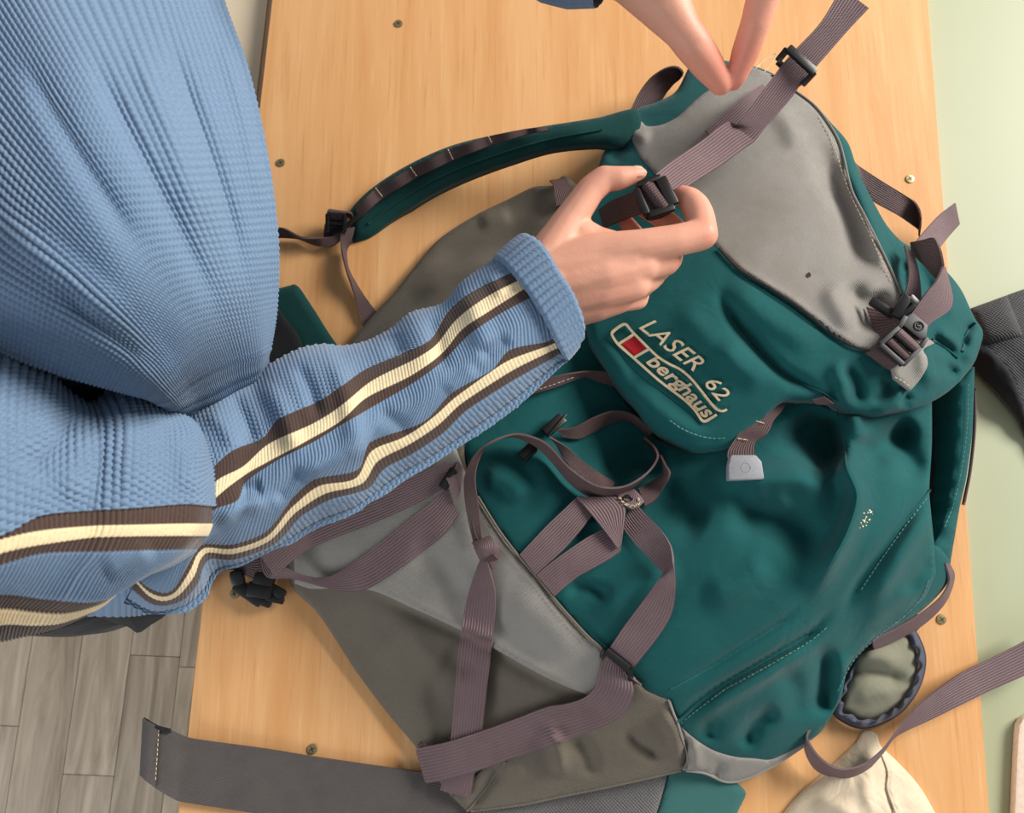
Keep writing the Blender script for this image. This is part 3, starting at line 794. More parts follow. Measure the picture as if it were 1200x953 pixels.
piping('seam_piping', [(784, 821), (790, 838), (794, 847), (800, 868), (806, 888), (803, 902)], zbody, .0010, GREY, bag, .002)
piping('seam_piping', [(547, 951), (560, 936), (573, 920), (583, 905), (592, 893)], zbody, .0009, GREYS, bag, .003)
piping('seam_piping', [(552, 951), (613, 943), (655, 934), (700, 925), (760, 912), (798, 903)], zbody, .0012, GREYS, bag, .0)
piping('seam_piping', [(804, 903), (826, 906), (850, 916), (870, 914), (905, 898), (948, 870)], zbody, .0014, GREY, bag, .0)
stitches('stitching', [(794, 851), (815, 834), (850, 808), (865, 800), (910, 775), (950, 751), (975, 730)], zbody, TTHREAD, bag, .002)
stitches('stitching', [(982, 810), (1000, 775), (1030, 745), (1060, 722), (1080, 700), (1090, 675)], zbody, TTHREAD, bag, .002)
stitches('stitching', [(1086, 584), (1060, 618), (1030, 660), (1005, 698)], zbody, TTHREAD, bag, .002)
piping('seam_ridge', [(786, 807), (830, 783), (880, 752), (920, 726)], zbody, .0009, TEAL, bag, .0012)
piping('seam_ridge', [(794, 846), (815, 827), (850, 802), (900, 773), (950, 743)], zbody, .0014, TEAL, bag, .003)
piping('seam_ridge', [(979, 480), (990, 520), (992, 548), (1004, 582), (992, 625), (970, 665)], zbody, .0009, TEAL, bag, .001)
piping('seam_ridge', [(1090, 574), (1060, 612), (1030, 652), (1003, 690)], zbody, .0012, TEAL, bag, .001)
# pale mark worn into the canvas
rm = random.Random(3); V = []; F_ = []
for k in range(34):
    x = 1015 + rm.gauss(0, 4.5); y = 610 + rm.gauss(0, 5) - (x - 1015) * 1.1; r = abs(rm.gauss(0, .55)) + .3
    a = [(x + r * math.cos(t) * rm.uniform(.6, 1.2), y + r * math.sin(t) * rm.uniform(.6, 1.2)) for t in np.linspace(0, 2 * math.pi, 7)[:-1]]
    a = np.array(a); w = P(a[:, 0], a[:, 1], zbody(a[:, 0], a[:, 1]) + .0022); b0 = len(V); V += list(w); F_.append(tuple(b0 + i for i in range(6))[::-1])
tag(link('paint_speck', V, F_, THREAD, bag), kind='stuff')

# back panel seen behind the right side: a gathered teal edge round a gap filled by a dark brown sheet
zback = tps([(1140, 440, .06), (1139, 511, .05), (1132, 562, .042), (1125, 593, .036), (1113, 655, .024), (1112, 690, .02), (1095, 640, .05), (1122, 470, .05), (1117, 530, .044), (1105, 590, .038)])
panel('back_panel', [(1075, 440), (1142, 430, 'c'), (1141, 470), (1139, 511), (1132, 562), (1125, 593), (1112, 665), (1100, 690, 'c'), (1080, 640)], const(.012), DARKCLOTH, bag, 'floor', 6, .002, 4)
zback2 = lambda x, y: zback(x, y) + .002 * np.sin(y / 4.6 + .6 * np.sin(y / 13.0)) * np.clip((1128 - x) / 20, 0, 1)
panel('back_edge', [(1142, 430, 'c'), (1141, 470), (1139, 511), (1132, 562), (1125, 593), (1119, 625), (1112, 662), (1096, 662), (1093, 642, 'c'), (1105, 615), (1112, 580), (1117, 540), (1120, 500), (1122, 450, 'c')], zback2, TEAL, bag, 'floor', 3, .003, 4)
stitches('stitching', [(1135, 450), (1133, 505), (1126, 555), (1116, 595), (1106, 620)], zback2, TTHREAD, bag, .002)
piping('edge_binding', [(1142, 455), (1142, 500), (1137, 550), (1129, 592)], lambda x, y: zback(x, y) - .012, .0016, MAUVED, bag)
ribbon('side_webbing', [(1113, 606, 1121, 592, .022, .022), (1107, 630, 1117, 622, .024, .020), (1106, 652, 1113, 660, .022, .016)], MAUVE, bag, None)
panel('lower_binding_panel', [(1093, 640), (1110, 652), (1114, 672), (1106, 690), (1080, 716), (1040, 742), (1020, 752), (1010, 740), (1060, 700), (1085, 672)], tps([(1093, 640, .052), (1110, 652, .040), (1114, 672, .036), (1080, 716, .036), (1030, 748, .034), (1060, 700, .058), (1085, 672, .052)]), TEAL, bag, .006, 4, .003, 4)
ribbon('edge_webbing', [(1107, 660, 1112, 660, .042, .034), (1112, 680, 1118, 676, .036, .026), (1102, 700, 1108, 705, .036, .024), (1078, 720, 1084, 730, .036, .022), (1048, 738, 1054, 748, .036, .022), (1022, 751, 1024, 762, .036, .024)], MAUVE, bag, None)
panel('back_panel_corner', [(1075, 720, 'c'), (1086, 728, 'c'), (1072, 742, 'c'), (1060, 730, 'c')], const(.012), TEAL, bag, .004, 4)

# ------------------------------------------------------------------ the lid
zlid0 = tps([(740, 148, .050), (760, 130, .050), (807, 80, .046), (850, 76, .050), (880, 78, .054), (905, 88, .056), (935, 108, .066), (960, 128, .074), (975, 145, .080), (993, 166, .082), (1011, 212, .084), (1027, 243, .086), (1058, 284, .088), (1109, 318, .074), (1126, 339, .066), (1143, 374, .056), (1152, 392, .052), (1140, 430, .064), (1126, 446, .076),
    (1092, 471, .092), (1053, 482, .100), (1007, 484, .106), (968, 468, .116), (920, 472, .114), (860, 520, .104), (835, 527, .100), (799, 522, .097), (757, 494, .092), (725, 452, .090), (704, 420, .088), (690, 397, .088), (690, 330, .085), (700, 260, .075), (705, 190, .056), (740, 200, .066),
    (800, 160, .078), (850, 180, .094), (900, 150, .092), (950, 190, .098), (990, 230, .100), (1010, 300, .104), (1040, 330, .106), (960, 310, .110), (900, 250, .108), (850, 240, .100), (800, 260, .098), (840, 290, .110), (900, 336, .118), (960, 376, .120), (1010, 410, .118), (780, 330, .106), (760, 400, .104), (820, 430, .112), (900, 420, .120), (860, 470, .110), (950, 440, .118),
    (1060, 440, .108), (1090, 420, .100), (1110, 380, .090), (1080, 340, .096), (1120, 420, .084), (780, 460, .102)])
zlid = folded(zlid0, [
    ([(845, 294), (868, 317), (900, 337), (931, 357), (953, 374), (975, 391), (1000, 406), (1019, 412)], -0.0056, 5, 's'),
    ([(838, 330), (862, 378), (890, 412), (918, 438), (945, 452), (972, 464)], -0.0112, 8), ([(850, 322), (880, 355), (920, 385), (970, 410)], 0.0070, 16), ([(790, 350), (830, 395), (880, 440)], 0.0056, 18),
    ([(950, 150), (970, 200), (1000, 270), (1010, 330)], -0.0112, 16), ([(985, 175), (1005, 225), (1028, 285), (1046, 330)], 0.0126, 11), ([(990, 330), (1010, 360), (1015, 395)], -0.0112, 14), ([(965, 330), (985, 360), (1000, 392)], 0.0070, 13), ([(1020, 340), (1035, 370), (1035, 395)], -0.0168, 14),
    ([(900, 120), (925, 145), (935, 180)], 0.0070, 14), 
    ([(1005, 478), (1004, 455), (985, 425)], -0.0098, 8), ([(985, 478), (990, 450), (975, 420)], 0.0084, 11), ([(1020, 480), (1050, 468), (1068, 458)], 0.0084, 10), ([(1046, 440), (1040, 462), (1020, 476)], -0.0098, 8), ([(1066, 460), (1055, 476)], -0.0098, 5), ([(1100, 456), (1085, 430), (1085, 400)], 0.0084, 12), ([(1090, 395), (1110, 408), (1122, 418)], -0.0084, 6), ([(1096, 384), (1118, 400), (1130, 400)], 0.0070, 7), ([(1128, 410), (1132, 390), (1143, 378)], -0.0112, 5), ([(1144, 385), (1140, 405), (1130, 428)], 0.0084, 9), ([(1120, 430), (1110, 440)], -0.0070, 8),
    ([(1075, 300), (1090, 340), (1110, 360)], -0.0084, 9), ([(1060, 300), (1062, 330), (1068, 350)], -0.0112, 7), ([(1098, 318), (1112, 350), (1118, 380)], 0.0056, 9),
    ([(730, 440), (760, 470), (800, 500), (840, 510)], 0.0056, 12), ([(770, 440), (800, 470), (835, 505)], -0.0042, 16), ([(700, 400), (720, 420), (740, 455)], 0.0042, 10), ([(735, 135), (745, 155), (765, 160)], 0.0070, 9), ([(715, 190), (735, 165)], -0.0070, 7), ([(840, 400), (870, 430), (900, 455)], 0.0056, 14)])
LIDOUT = [(704, 187), (713, 170), (726, 158), (740, 131), (771, 119), (792, 107), (807, 79, 'c'), (835, 70), (880, 77), (905, 86), (933, 107), (958, 126), (974, 144), (993, 166), (1002, 190), (1011, 212), (1027, 243), (1040, 265), (1058, 284), (1085, 298), (1109, 318), (1126, 339), (1137, 362), (1143, 374, 'c'), (1152, 390), (1146, 415), (1140, 428), (1126, 446, 'c'), (1110, 460), (1092, 471), (1070, 479), (1053, 482), (1030, 486), (1007, 484), (990, 478), (976, 471), (950, 468), (920, 470),
          (895, 490), (870, 515), (852, 525), (835, 528), (817, 529), (799, 522), (775, 510), (757, 494), (748, 480), (725, 452), (704, 420), (692, 398, 'c'), (682, 340), (684, 260)]
panel('lid', LIDOUT, zlid, TEAL, bag, .020, 4.5, .004, 4)
GT = [(737, 152, 'c'), (743, 143), (751, 142), (758, 148), (776, 146), (794, 137), (807, 125), (821, 112), (836, 102), (850, 88), (866, 84), (880, 78, 'c'), (905, 88), (933, 108), (952, 123), (966, 140), (982, 166), (996, 220), (1010, 248), (1027, 282), (1044, 319), (1055, 345, 'c'), (1050, 365), (1040, 380), (1035, 400), (1019, 412, 'c'), (996, 404), (973, 390), (953, 373), (931, 356), (900, 336), (867, 316), (842, 291), (810, 255), (785, 228), (767, 203), (750, 184), (742, 167)]
panel('lid_top', GT, lambda x, y: zlid(x, y) + .0016, GREY, bag, .0025, 4, .0012, 3)
piping('seam_piping', [(842, 291), (867, 316), (900, 336), (931, 356), (953, 373), (973, 390), (996, 404), (1019, 412)], zlid, .0011, DARKCLOTH, bag, .002)
piping('seam_piping', [(905, 87), (933, 107), (955, 124), (972, 146), (985, 170), (998, 222), (1012, 250), (1029, 284), (1046, 320), (1056, 345)], zlid, .0010, GREY, bag, .002)
stitches('stitching', [(960, 137), (975, 165), (988, 205), (1000, 235), (1018, 272), (1036, 312), (1047, 336)], zlid, THREAD, bag, .003)
piping('seam_ridge', [(858, 372), (890, 412), (918, 438), (945, 452), (968, 463), (980, 474)], zlid, .0009, TEAL2, bag, .0008)
stitches('stitching', [(785, 493), (800, 503), (820, 511), (838, 514), (855, 513)], zlid, TTHREAD, bag, .0015)
piping('seam_ridge', [(1128, 412), (1132, 392), (1143, 378)], zlid, .0012, TEAL, bag, .001)
piping('seam_ridge', [(1092, 398), (1108, 408), (1122, 420)], zlid, .0012, TEAL, bag, .001)

# small dark stain on the lid
a = np.linspace(0, 2 * math.pi, 11)[:-1]; sx = 948 + 2.4 * np.cos(a) * (1 + .25 * np.sin(3 * a)); sy = 322 + 3.0 * np.sin(a)
tag(link('stain', P(sx, sy, zlid(sx, sy) + .0026), [tuple(range(10))[::-1]], DARKCLOTH, bag), kind='stuff')

# embroidered lettering
def sheared(ox, oy, ux, uy, vx, vy):
    return lambda a, b: (ox + ux * a + vx * b, oy + uy * a + vy * b)
def letters(text, mp, bold, fit, name, parent, lift=.0024, spacing=1.0):
    cu = bpy.data.curves.new(name, 'FONT'); cu.body = text; cu.size = 1.0; cu.offset = bold; cu.space_character = spacing; cu.resolution_u = 3
    tmp = bpy.data.objects.new(name, cu); COL.objects.link(tmp)
    dg = bpy.context.evaluated_depsgraph_get(); me = bpy.data.meshes.new_from_object(tmp.evaluated_get(dg)); bpy.data.objects.remove(tmp)
    bm = bmesh.new(); bm.from_mesh(me); bmesh.ops.subdivide_edges(bm, edges=[e for e in bm.edges if e.calc_length() > .12], cuts=2)
    bmesh.ops.triangulate(bm, faces=bm.faces[:])
    v = np.array([q.co[:] for q in bm.verts]); f = [[q.index for q in fc.verts] for fc in bm.faces]; bm.free()
    x0, x1 = v[:, 0].min(), v[:, 0].max()
    a = (v[:, 0] - x0) / (x1 - x0); b = v[:, 1] / fit
    px, py = mp(a, b)
    h = zlid(px, py) + lift
    w = P(px, py, h)
    n = len(w); lo = w.copy(); lo[:, 2] -= .0016
    f2 = []
    for t in f:
        A, B, C = w[t[0]], w[t[1]], w[t[2]]
        f2.append(tuple(t) if np.cross(B - A, C - A)[2] > 0 else tuple(t[::-1]))
    ec = {(t[i], t[(i + 1) % 3]) for t in f2 for i in range(3)}
    sides = [(e[1], e[0], e[0] + n, e[1] + n) for e in ec if (e[1], e[0]) not in ec]
    V = np.vstack([w, lo])
    return link(name, V, f2 + sides, EMB, parent, uvs=V[:, :2], smooth=False)
emb = panel('embroidered_badge', [(718, 396, 'c'), (735, 382, 'c'), (757, 405), (800, 440), (845, 480, 'c'), (822, 495, 'c'), (770, 455), (735, 425)], lambda x, y: zlid(x, y) + .0008, TEAL, bag, .0006, 4, .0002, 2)
embn = 'lettering'
letters('LASER', sheared(748.8, 384.2, 64.2, 51.0, 19.0, -9.2), 0.0, .70, embn, emb, spacing=1.02)
letters('62', sheared(824.5, 449.0, 17.8, 21.0, 16.5, -7.0), 0.0, .70, embn, emb)
letters('berg', sheared(757.0, 424.5, 38.5, 32.0, 10.6, -5.8), .016, .52, embn, emb)
letters('haus', sheared(794.5, 456.0, 31.5, 34.0, 11.0, -5.5), .016, .52, embn, emb)
def outline_line(pts, w=2.2, nm='embroidered_line'):
    c = cr(np.array(pts, float), max(6, int(np.linalg.norm(np.diff(np.array(pts, float), axis=0), axis=1).sum() / 2.5)))
    tg = np.gradient(c, axis=0); tg /= np.linalg.norm(tg, axis=1, keepdims=True); nn = np.stack([-tg[:, 1], tg[:, 0]], 1)
    secs = [(a[0], a[1], b[0], b[1], .0022, .0022) for a, b in zip(c - nn * w / 2, c + nn * w / 2)]
    return ribbon(nm, secs, EMB, emb, zlid, .0012, 3, 2.5)
outline_line([(761, 409), (755, 403), (743, 391), (737, 384), (734, 380.5), (731, 380), (724, 384), (717.5, 389.5), (717, 392), (719.5, 397), (725, 404), (743, 420), (770, 444), (784, 455), (800, 467), (808, 474), (816, 483), (822, 492), (826, 494), (832, 491), (840, 486)], 3.0)
outline_line([(761, 409), (772, 419), (785, 427), (797, 433), (809, 443), (820, 456), (830, 469), (839, 479), (846, 482), (852, 480)], 2.8)
outline_line([(742, 392.5), (726, 402.5)], 2.8); outline_line([(760, 409.5), (743.5, 419)], 2.8)
rs = panel('red_square', [(743.5, 393.5, 'c'), (757, 408, 'c'), (743.5, 417.5, 'c'), (728, 403.5, 'c')], lambda x, y: zlid(x, y) + .0014, RED, emb, .001, 3, .0002, 1.5)
rs['label'] = 'red embroidered square in the badge'
# ------------------------------------------------------------------ webbing straps and buckles
B_ = zbody
HB = .190           # height of the buckle in the hand
# long lid strap: from the top of the frame through the slide, folded, to the buckle in the hand
ribbon('webbing_strap', [(986, -14, 1018, 10, .160, .156), (962, 26, 996, 33, .154, .150), (933, 57, 955, 80, .147, .143), (918, 74, 941, 95, .143, .139), (893, 108, 926, 116, .139, .134), (865, 145, 899, 147, .134, .131), (854, 143, 884, 166, .130, .130, 'c'),
        (847, 146, 872, 174, .132, .132), (820, 167, 846, 193, .142, .142), (784, 192, 812, 215, .168, .168), (768, 205, 794, 228, .184, .184)], MAUVE, bag, None)
ribbon('webbing_strap', [(893, 99, 908, 118, .075, .076), (876, 110, 893, 130, .088, .088), (861, 122, 880, 145, .094, .094), (838, 142, 862, 163, .094, .094), (826, 153, 850, 176, .094, .094)], MAUVE, bag, None)
def slide(name, quad, h, mat, w=.0055, t=.004, mid=True):
    """flat slide: four corners in the picture (heights h), two long bars, two ends and a middle bar"""
    q = [(p[0], p[1], hh) for p, hh in zip(quad, np.broadcast_to(h, 4))]
    bars = [bar('b', q[i], q[(i + 1) % 4], w, t, mat, bag, .001) for i in range(4)]
    if mid:
        m1 = tuple((np.array(q[0]) + np.array(q[3])) / 2); m2 = tuple((np.array(q[1]) + np.array(q[2])) / 2)
        bars.append(bar('b', m1, m2, w * .8, t * .9, mat, bag, .001))
    return join_bars(name, bars, mat, bag)
# slide on the upper part of that strap: a raised bar over the webbing and two ends hanging beside it
o = join_bars('slide_buckle', [bar('b', (923, 56, .151), (955, 85, .148), .0075, .004, BLACKP, bag, .0015), bar('b', (923, 57, .150), (911, 72, .142), .0055, .004, BLACKP, bag, .0012), bar('b', (955, 84, .147), (940, 100, .138), .0050, .004, BLACKP, bag, .0012), bar('b', (911, 72, .138), (940, 99, .134), .005, .003, BLACKP, bag, .001)], BLACKP, bag)
# buckle held between thumb and finger
ribbon('webbing_strap', [(747, 224, 768, 250, .186, .186), (752, 219, 774, 247, .193, .193), (757, 215, 780, 243, .196, .196), (763, 211, 785, 239, .193, .193), (767, 207, 790, 236, .186, .186)], MAUVED, bag, None, step=1.5)
hand_buckle = prism('buckle', [(743, 222), (747, 214), (757, 209), (768, 206), (775, 206), (779, 210), (791, 234), (793, 240), (791, 244), (786, 248), (776, 253), (765, 255.5), (759, 255), (755, 250)], HB - .0005, .006, BLACKP, bag, .0014)
join_bars('buckle_frame', [bar('b', (745, 222, HB + .003), (758, 252, HB + .003), .005, .006, BLACKP, bag, .0015), bar('b', (773, 209, HB + .003), (789, 241, HB + .003), .009, .006, BLACKP, bag, .0018), bar('b', (746, 218, HB + .003), (774, 208, HB + .003), .0045, .006, BLACKP, bag, .0015), bar('b', (760, 253, HB + .003), (790, 243, HB + .003), .0055, .006, BLACKP, bag, .0018)], BLACKP, bag)
ribbon('webbing_strap', [(750, 222, 762, 247, .182, .182), (735, 228, 742, 254, .170, .170), (716, 236, 720, 262, .152, .152), (702, 246, 708, 268, .138, .138)], MAUVED, bag, None)

# strap with loop, small tab and big slide at the right corner of the lid
LZ = zlid
ribbon('haul_strap', [(1000, 190, 1016, 226, .045, .025), (1005, 194, 1023, 236, .034, .026), (1036, 214, 1054, 253, .032, .024), (1070, 235, 1075, 268, .030, .016), (1077, 245, 1077, 270, .036, .012), (1080, 256, 1077, 277, .030, .012)], MAUVED, bag, None)
ribbon('webbing_tail', [(1119, 238, 1124, 263, .030, .026), (1101, 252, 1109, 280, .038, .034), (1080, 275, 1093, 300, .064, .060), (1068, 290, 1082, 308, .080, .078)], MAUVE, bag, None)
ribbon('webbing_strap', [(1069, 297, 1067, 284, .099, .104), (1083, 311, 1082, 281, .108, .114), (1097, 327, 1095, 279, .112, .122), (1101, 322, 1102, 293, .114, .124), (1105, 314, 1105.5, 311, .118, .126)], MAUVED, bag, None)
ribbon('webbing_strap', [(1105, 312, 1107, 313, .126, .118), (1097, 329, 1112, 331, .128, .116), (1087, 341, 1116, 350, .128, .116), (1078, 353, 1112, 364, .126, .118), (1069, 366, 1089, 381, .124, .122), (1055, 384, 1080, 402, .123, .122)], MAUVE, bag, None)
ribbon('loop_tab', [(1060, 288, 1070, 298, .108, .106), (1065, 315, 1076, 318, .112, .110), (1063, 335, 1079, 345, .112, .110), (1058, 350, 1078, 360, .112, .110)], MAUVE, bag, None)
HBK = .128
fr = [(1061, 371), (1070, 366), (1088, 381), (1086, 396), (1078, 408), (1058, 428), (1031, 404), (1053, 384)]
q = [(x, y, HBK) for x, y in fr]
bk = join_bars('slide_buckle', [bar('b', q[7], q[0], .004, .004, GREYP, bag, .001), bar('b', q[6], q[7], .004, .004, GREYP, bag, .001), bar('b', q[5], q[6], .004, .0045, GREYP, bag, .001), bar('b', q[4], q[5], .0035, .004, GREYP, bag, .001), bar('b', q[3], q[4], .0035, .004, GREYP, bag, .001), bar('b', (1047, 390, HBK - .001), (1071, 412, HBK - .001), .004, .004, GREYP, bag, .001)], GREYP, bag)
prism('buckle_plate', [(1061, 371), (1070, 366), (1088, 381), (1086, 396), (1079, 398), (1060, 382), (1056, 383)], HBK + .0015, .004, GREYP, bag, .0012)
cpt = P(1077, 382, HBK + .0017)
V, F_ = tube_mesh(np.array([cpt + np.array([math.cos(t) * .0036, math.sin(t) * .0036, 0]) for t in np.linspace(0, 2 * math.pi, 21)]), .0007, 6)
link('round_emblem', V, F_, GREYP, bag)
rod('emblem_curl', [cpt + np.array(d) * .001 for d in ((1.6, 1.6, 0), (-.6, 2.0, 0), (-1.6, .4, 0), (-.3, -.8, 0), (1.0, .2, 0), (.6, -1.8, 0), (-1.0, -2.4, 0))], .0006, GREYP, bag, 6)
ribbon('webbing_roll', [(1057, 385, 1079, 405, .122, .122), (1055, 387, 1077, 407, .130, .130), (1052, 390, 1074, 410, .131, .131), (1049, 393, 1071, 412, .124, .124)], MAUVE, bag, None, step=1.5)
ribbon('webbing_roll', [(1046, 396, 1067, 416, .122, .122), (1044, 398, 1065, 418, .129, .129), (1040, 401, 1061, 421, .129, .129), (1037, 404, 1058, 424, .122, .122)], MAUVED, bag, None, step=1.5)
ribbon('webbing_strap', [(1036, 400, 1060, 422, .122, .122), (1026, 408, 1050, 428, .124, .124), (1014, 414, 1043, 434, .122, .114)], MAUVED, bag, None)
ribbon('webbing_strap', [(1015, 360, 1030, 405, .104, .118), (1032, 365, 1045, 395, .110, .120), (1050, 368, 1058, 385, .116, .122)], MAUVED, bag, None)
join_bars('release_buckle', [bar('b', (1048, 372, .124), (1064, 347, .128), .008, .006, BLACKP, bag, .002), bar('b', (1020, 352, .116), (1048, 370, .120), .007, .006, BLACKP, bag, .002), bar('b', (1064, 348, .128), (1074, 358, .126), .007, .006, BLACKP, bag, .002), bar('b', (1052, 374, .124), (1072, 357, .128), .004, .005, BLACKP, bag, .0015)], BLACKP, bag)
zt = lambda x, y: zlid(x, y) + .010
panel('grey_tab', [(1045, 431, 'c'), (1048, 444, 'c'), (1067, 458, 'c'), (1078, 445), (1087, 429), (1086, 418), (1082, 410), (1092, 404), (1095, 402, 'c'), (1089, 398), (1075, 398), (1058, 420)], zt, GREY, bag, .003, 3, .002, 3)
stitches('stitching', [(1049, 442), (1058, 447), (1068, 454)], zt, THREAD, bag, .002)

# loop with a moulded tip hanging from the lid's front edge
ribbon('loop_strap', [(905, 464, 921, 474, .006, .006), (896, 470, 915, 483, .010, .008), (882, 485, 906, 494, .014, .012), (871, 500, 900, 508, .014, .014), (863, 512, 886, 518, .013, .013), (853, 528, 884, 530, .016, .016), (852, 540, 886, 540, .018, .018)], MAUVED, bag, lambda x, y: np.maximum(zbody(x, y), zlid(x, y) * 0 + .092))
for a, b in (((884, 493), (898, 497)), ((865, 514), (882, 517))):
    stitches('stitching', [a, ((a[0] + b[0]) / 2, (a[1] + b[1]) / 2), b], lambda x, y: np.maximum(zbody(x, y), .092) + .0145, THREAD, bag, .001, dash=6, gap=.6)
prism('strap_tip', [(857, 533), (886, 533), (893, 541), (896, 560), (895, 562), (855, 563), (854, 561), (854, 546), (856, 537)], .123, .009, TIPP, bag, .0015)
cp = P(874, 548, .1230)
rod('round_emblem', [cp + np.array([math.cos(t) * .0036, math.sin(t) * .0036, 0]) for t in np.linspace(0, 2 * math.pi, 21)], .0003, TIPP, bag, 6)
ribbon('webbing_strap', [(952, 469, 957, 474, .004, .002), (966, 465, 977, 473, .006, .004)], MAUVED, bag, zlid)

# loop standing on its edge over the front panel
ribbon('webbing_strap', [(555, 636, 565, 632, .008, .010), (547, 600, 561, 595, .010, .012), (544, 563, 557, 556, .016, .020), (552, 541, 567, 526, .024, .022), (569, 522, 576, 517, .036, .014), (602, 509, 603, 512, .034, .012), (629, 514, 629, 524, .034, .010), (645, 524, 646, 540, .034, .008), (667, 548, 668, 566, .036, .008), (694, 567, 692, 582, .036, .006), (716, 572, 716, 583, .038, .012), (738, 568, 739, 573, .038, .014), (760, 553, 758, 556, .036, .012), (771, 536, 768, 536, .034, .012), (767, 524, 764, 526, .030, .010), (755, 513, 753, 516, .024, .010)], MAUVED, bag, B_)
ribbon('webbing_strap', [(653, 504, 660, 512, .010, .006), (673, 501, 678, 514, .014, .006), (697, 489, 696, 506, .018, .006), (719, 482, 717, 495, .020, .008), (738, 485, 736, 493, .022, .010), (753, 494, 752, 504, .020, .010), (765, 505, 762, 515, .016, .008)], MAUVED, bag, B_)
ribbon('webbing_strap', [(644, 512, 652, 520, .010, .006), (664, 524, 660, 536, .012, .004), (684, 541, 676, 556, .010, .004), (704, 556, 696, 574, .008, .004), (720, 566, 712, 584, .006, .004)], MAUVED, bag, B_)
def zB(x, y, d): return float(zbody(np.array([x]), np.array([y]))[0]) + d
join_bars('release_buckle', [bar('b', (638, 508, zB(638, 508, .010)), (660, 489, zB(660, 489, .012)), .010, .005, BLACKP, bag, .002), bar('b', (642, 512, zB(642, 512, .013)), (663, 486, zB(663, 486, .015)), .0022, .004, GREYP, bag, .0008), bar('b', (611, 537, zB(611, 537, .006)), (626, 523, zB(626, 523, .008)), .010, .006, BLACKP, bag, .002), bar('b', (614, 541, zB(614, 541, .009)), (632, 521, zB(632, 521, .010)), .002, .003, GREYP, bag, .0006)], BLACKP, bag)

# folded straps in the middle of the front
ribbon('webbing_strap', [(609, 650, 628, 674, .005, .005), (640, 617, 662, 643, .008, .008), (660, 598, 682, 620, .012, .012), (675, 584, 695, 604, .014, .014), (681, 583, 722, 583, .015, .015)], MAUVE, bag, B_)
ribbon('webbing_strap', [(629, 674, 650, 699, .005, .005), (640, 664, 674, 678, .007, .007), (660, 649, 690, 669, .009, .009), (690, 629, 710, 658, .011, .011), (712, 618, 722, 650, .012, .012), (728, 606, 727, 646, .013, .013)], MAUVE, bag, B_)
ribbon('webbing_strap', [(676, 583, 722, 583, .017, .017), (694, 604, 733, 596, .0185, .0185), (710, 624, 731, 618, .0185, .018), (724, 643, 728, 640, .016, .016)], MAUVE, bag, B_)
zq = lambda x, y: zbody(x, y) + .020
panel('stitched_tab', [(722, 580, 'c'), (743, 573, 'c'), (750, 580), (755, 588, 'c'), (749, 594), (739, 597), (731, 592, 'c')], zq, MAUVE, bag, .004, 2.5, .001, 2)
for k in (0.0, 1.6): stitches('stitching', [(725 + k, 583), (732, 591 - k), (740, 594 - k), (750 - k, 589), (744, 576 + k)], zq, THREAD, bag, .001)
gq = P(735.5, 584.5, zB(735, 584, .021))
rod('grommet', [gq + np.array([math.cos(t) * .0032, math.sin(t) * .0026, 0]) for t in np.linspace(0, 2 * math.pi, 17)], .0009, BLACKP, bag, 6)
ribbon('webbing_strap', [(748, 573, 756, 594, .012, .012), (758, 568, 768, 586, .010, .014), (770, 561, 776, 574, .012, .018), (777, 556, 785, 556, .012, .024), (777, 545, 780, 545, .012, .024), (772, 536, 774, 533, .010, .020)], MAUVED, bag, B_)
ribbon('webbing_strap', [(728, 615, 745, 588, .006, .010), (732, 622, 752, 597, .006, .012), (745, 638, 766, 612, .006, .016), (757, 650, 778, 626, .006, .018), (769, 663, 786, 640, .006, .020), (777, 671, 789, 655, .008, .022), (779, 672, 789, 659, .010, .022, 'c'),
        (767, 686, 792, 684, .012, .018), (750, 709, 788, 716, .010, .012), (732, 733, 774, 742, .008, .008), (716, 757, 745, 779, .008, .008), (712, 763, 739, 785, .004, .004)], MAUVE, bag, B_)
join_bars('slide_buckle', [bar('b', (709, 762, zB(709, 762, .009)), (737, 784, zB(737, 784, .009)), .006, .005, BLACKP, bag, .0015), bar('b', (737, 783, zB(737, 783, .009)), (740, 802, zB(740, 802, .007)), .0045, .005, BLACKP, bag, .0012), bar('b', (705, 770, zB(705, 770, .006)), (709, 762, zB(709, 762, .009)), .004, .004, BLACKP, bag, .001)], BLACKP, bag)
ribbon('webbing_loop', [(733, 786, 729, 796, .008, .004), (736, 792, 732, 800, .010, .004), (741, 794, 743, 800, .010, .006), (748, 800, 752, 803, .008, .004)], MAUVE, bag, B_)
# strap that runs from this buckle round to the left over the base
ribbon('webbing_strap', [(710, 768, 736, 790, .006, .006), (704, 782, 741, 800, .006, .010), (700, 800, 743, 812, .008, .016), (692, 812, 736, 830, .010, .018), (680, 820, 722, 844, .012, .018), (660, 826, 700, 854, .012, .014), (640, 829, 672, 864, .012, .012), (603, 843, 638, 876, .012, .012), (564, 857, 597, 890, .012, .012), (527, 869, 560, 903, .012, .012), (505, 874, 520, 914, .010, .010), (488, 877, 499, 918, .006, .006), (488, 879, 499, 917, .001, .001)], MAUVE, bag, B_)
ribbon('webbing_roll', [(489, 874, 496, 870, .010, .010), (495, 868, 499, 872, .012, .010), (499, 874, 494, 878, .008, .006)], MAUVED, bag, B_)
# strap down from the knot
ribbon('webbing_strap', [(563, 655, 571, 656, .016, .016), (558, 668, 575, 672, .012, .012), (552, 686, 580, 692, .010, .010), (544, 719, 580, 719, .009, .009), (538, 760, 576, 760, .012, .012), (534, 800, 571, 802, .012, .012), (529, 860, 565, 856, .008, .008), (522, 900, 560, 885, .006, .006), (516, 926, 551, 935, .005, .005)], MAUVE, bag, B_)
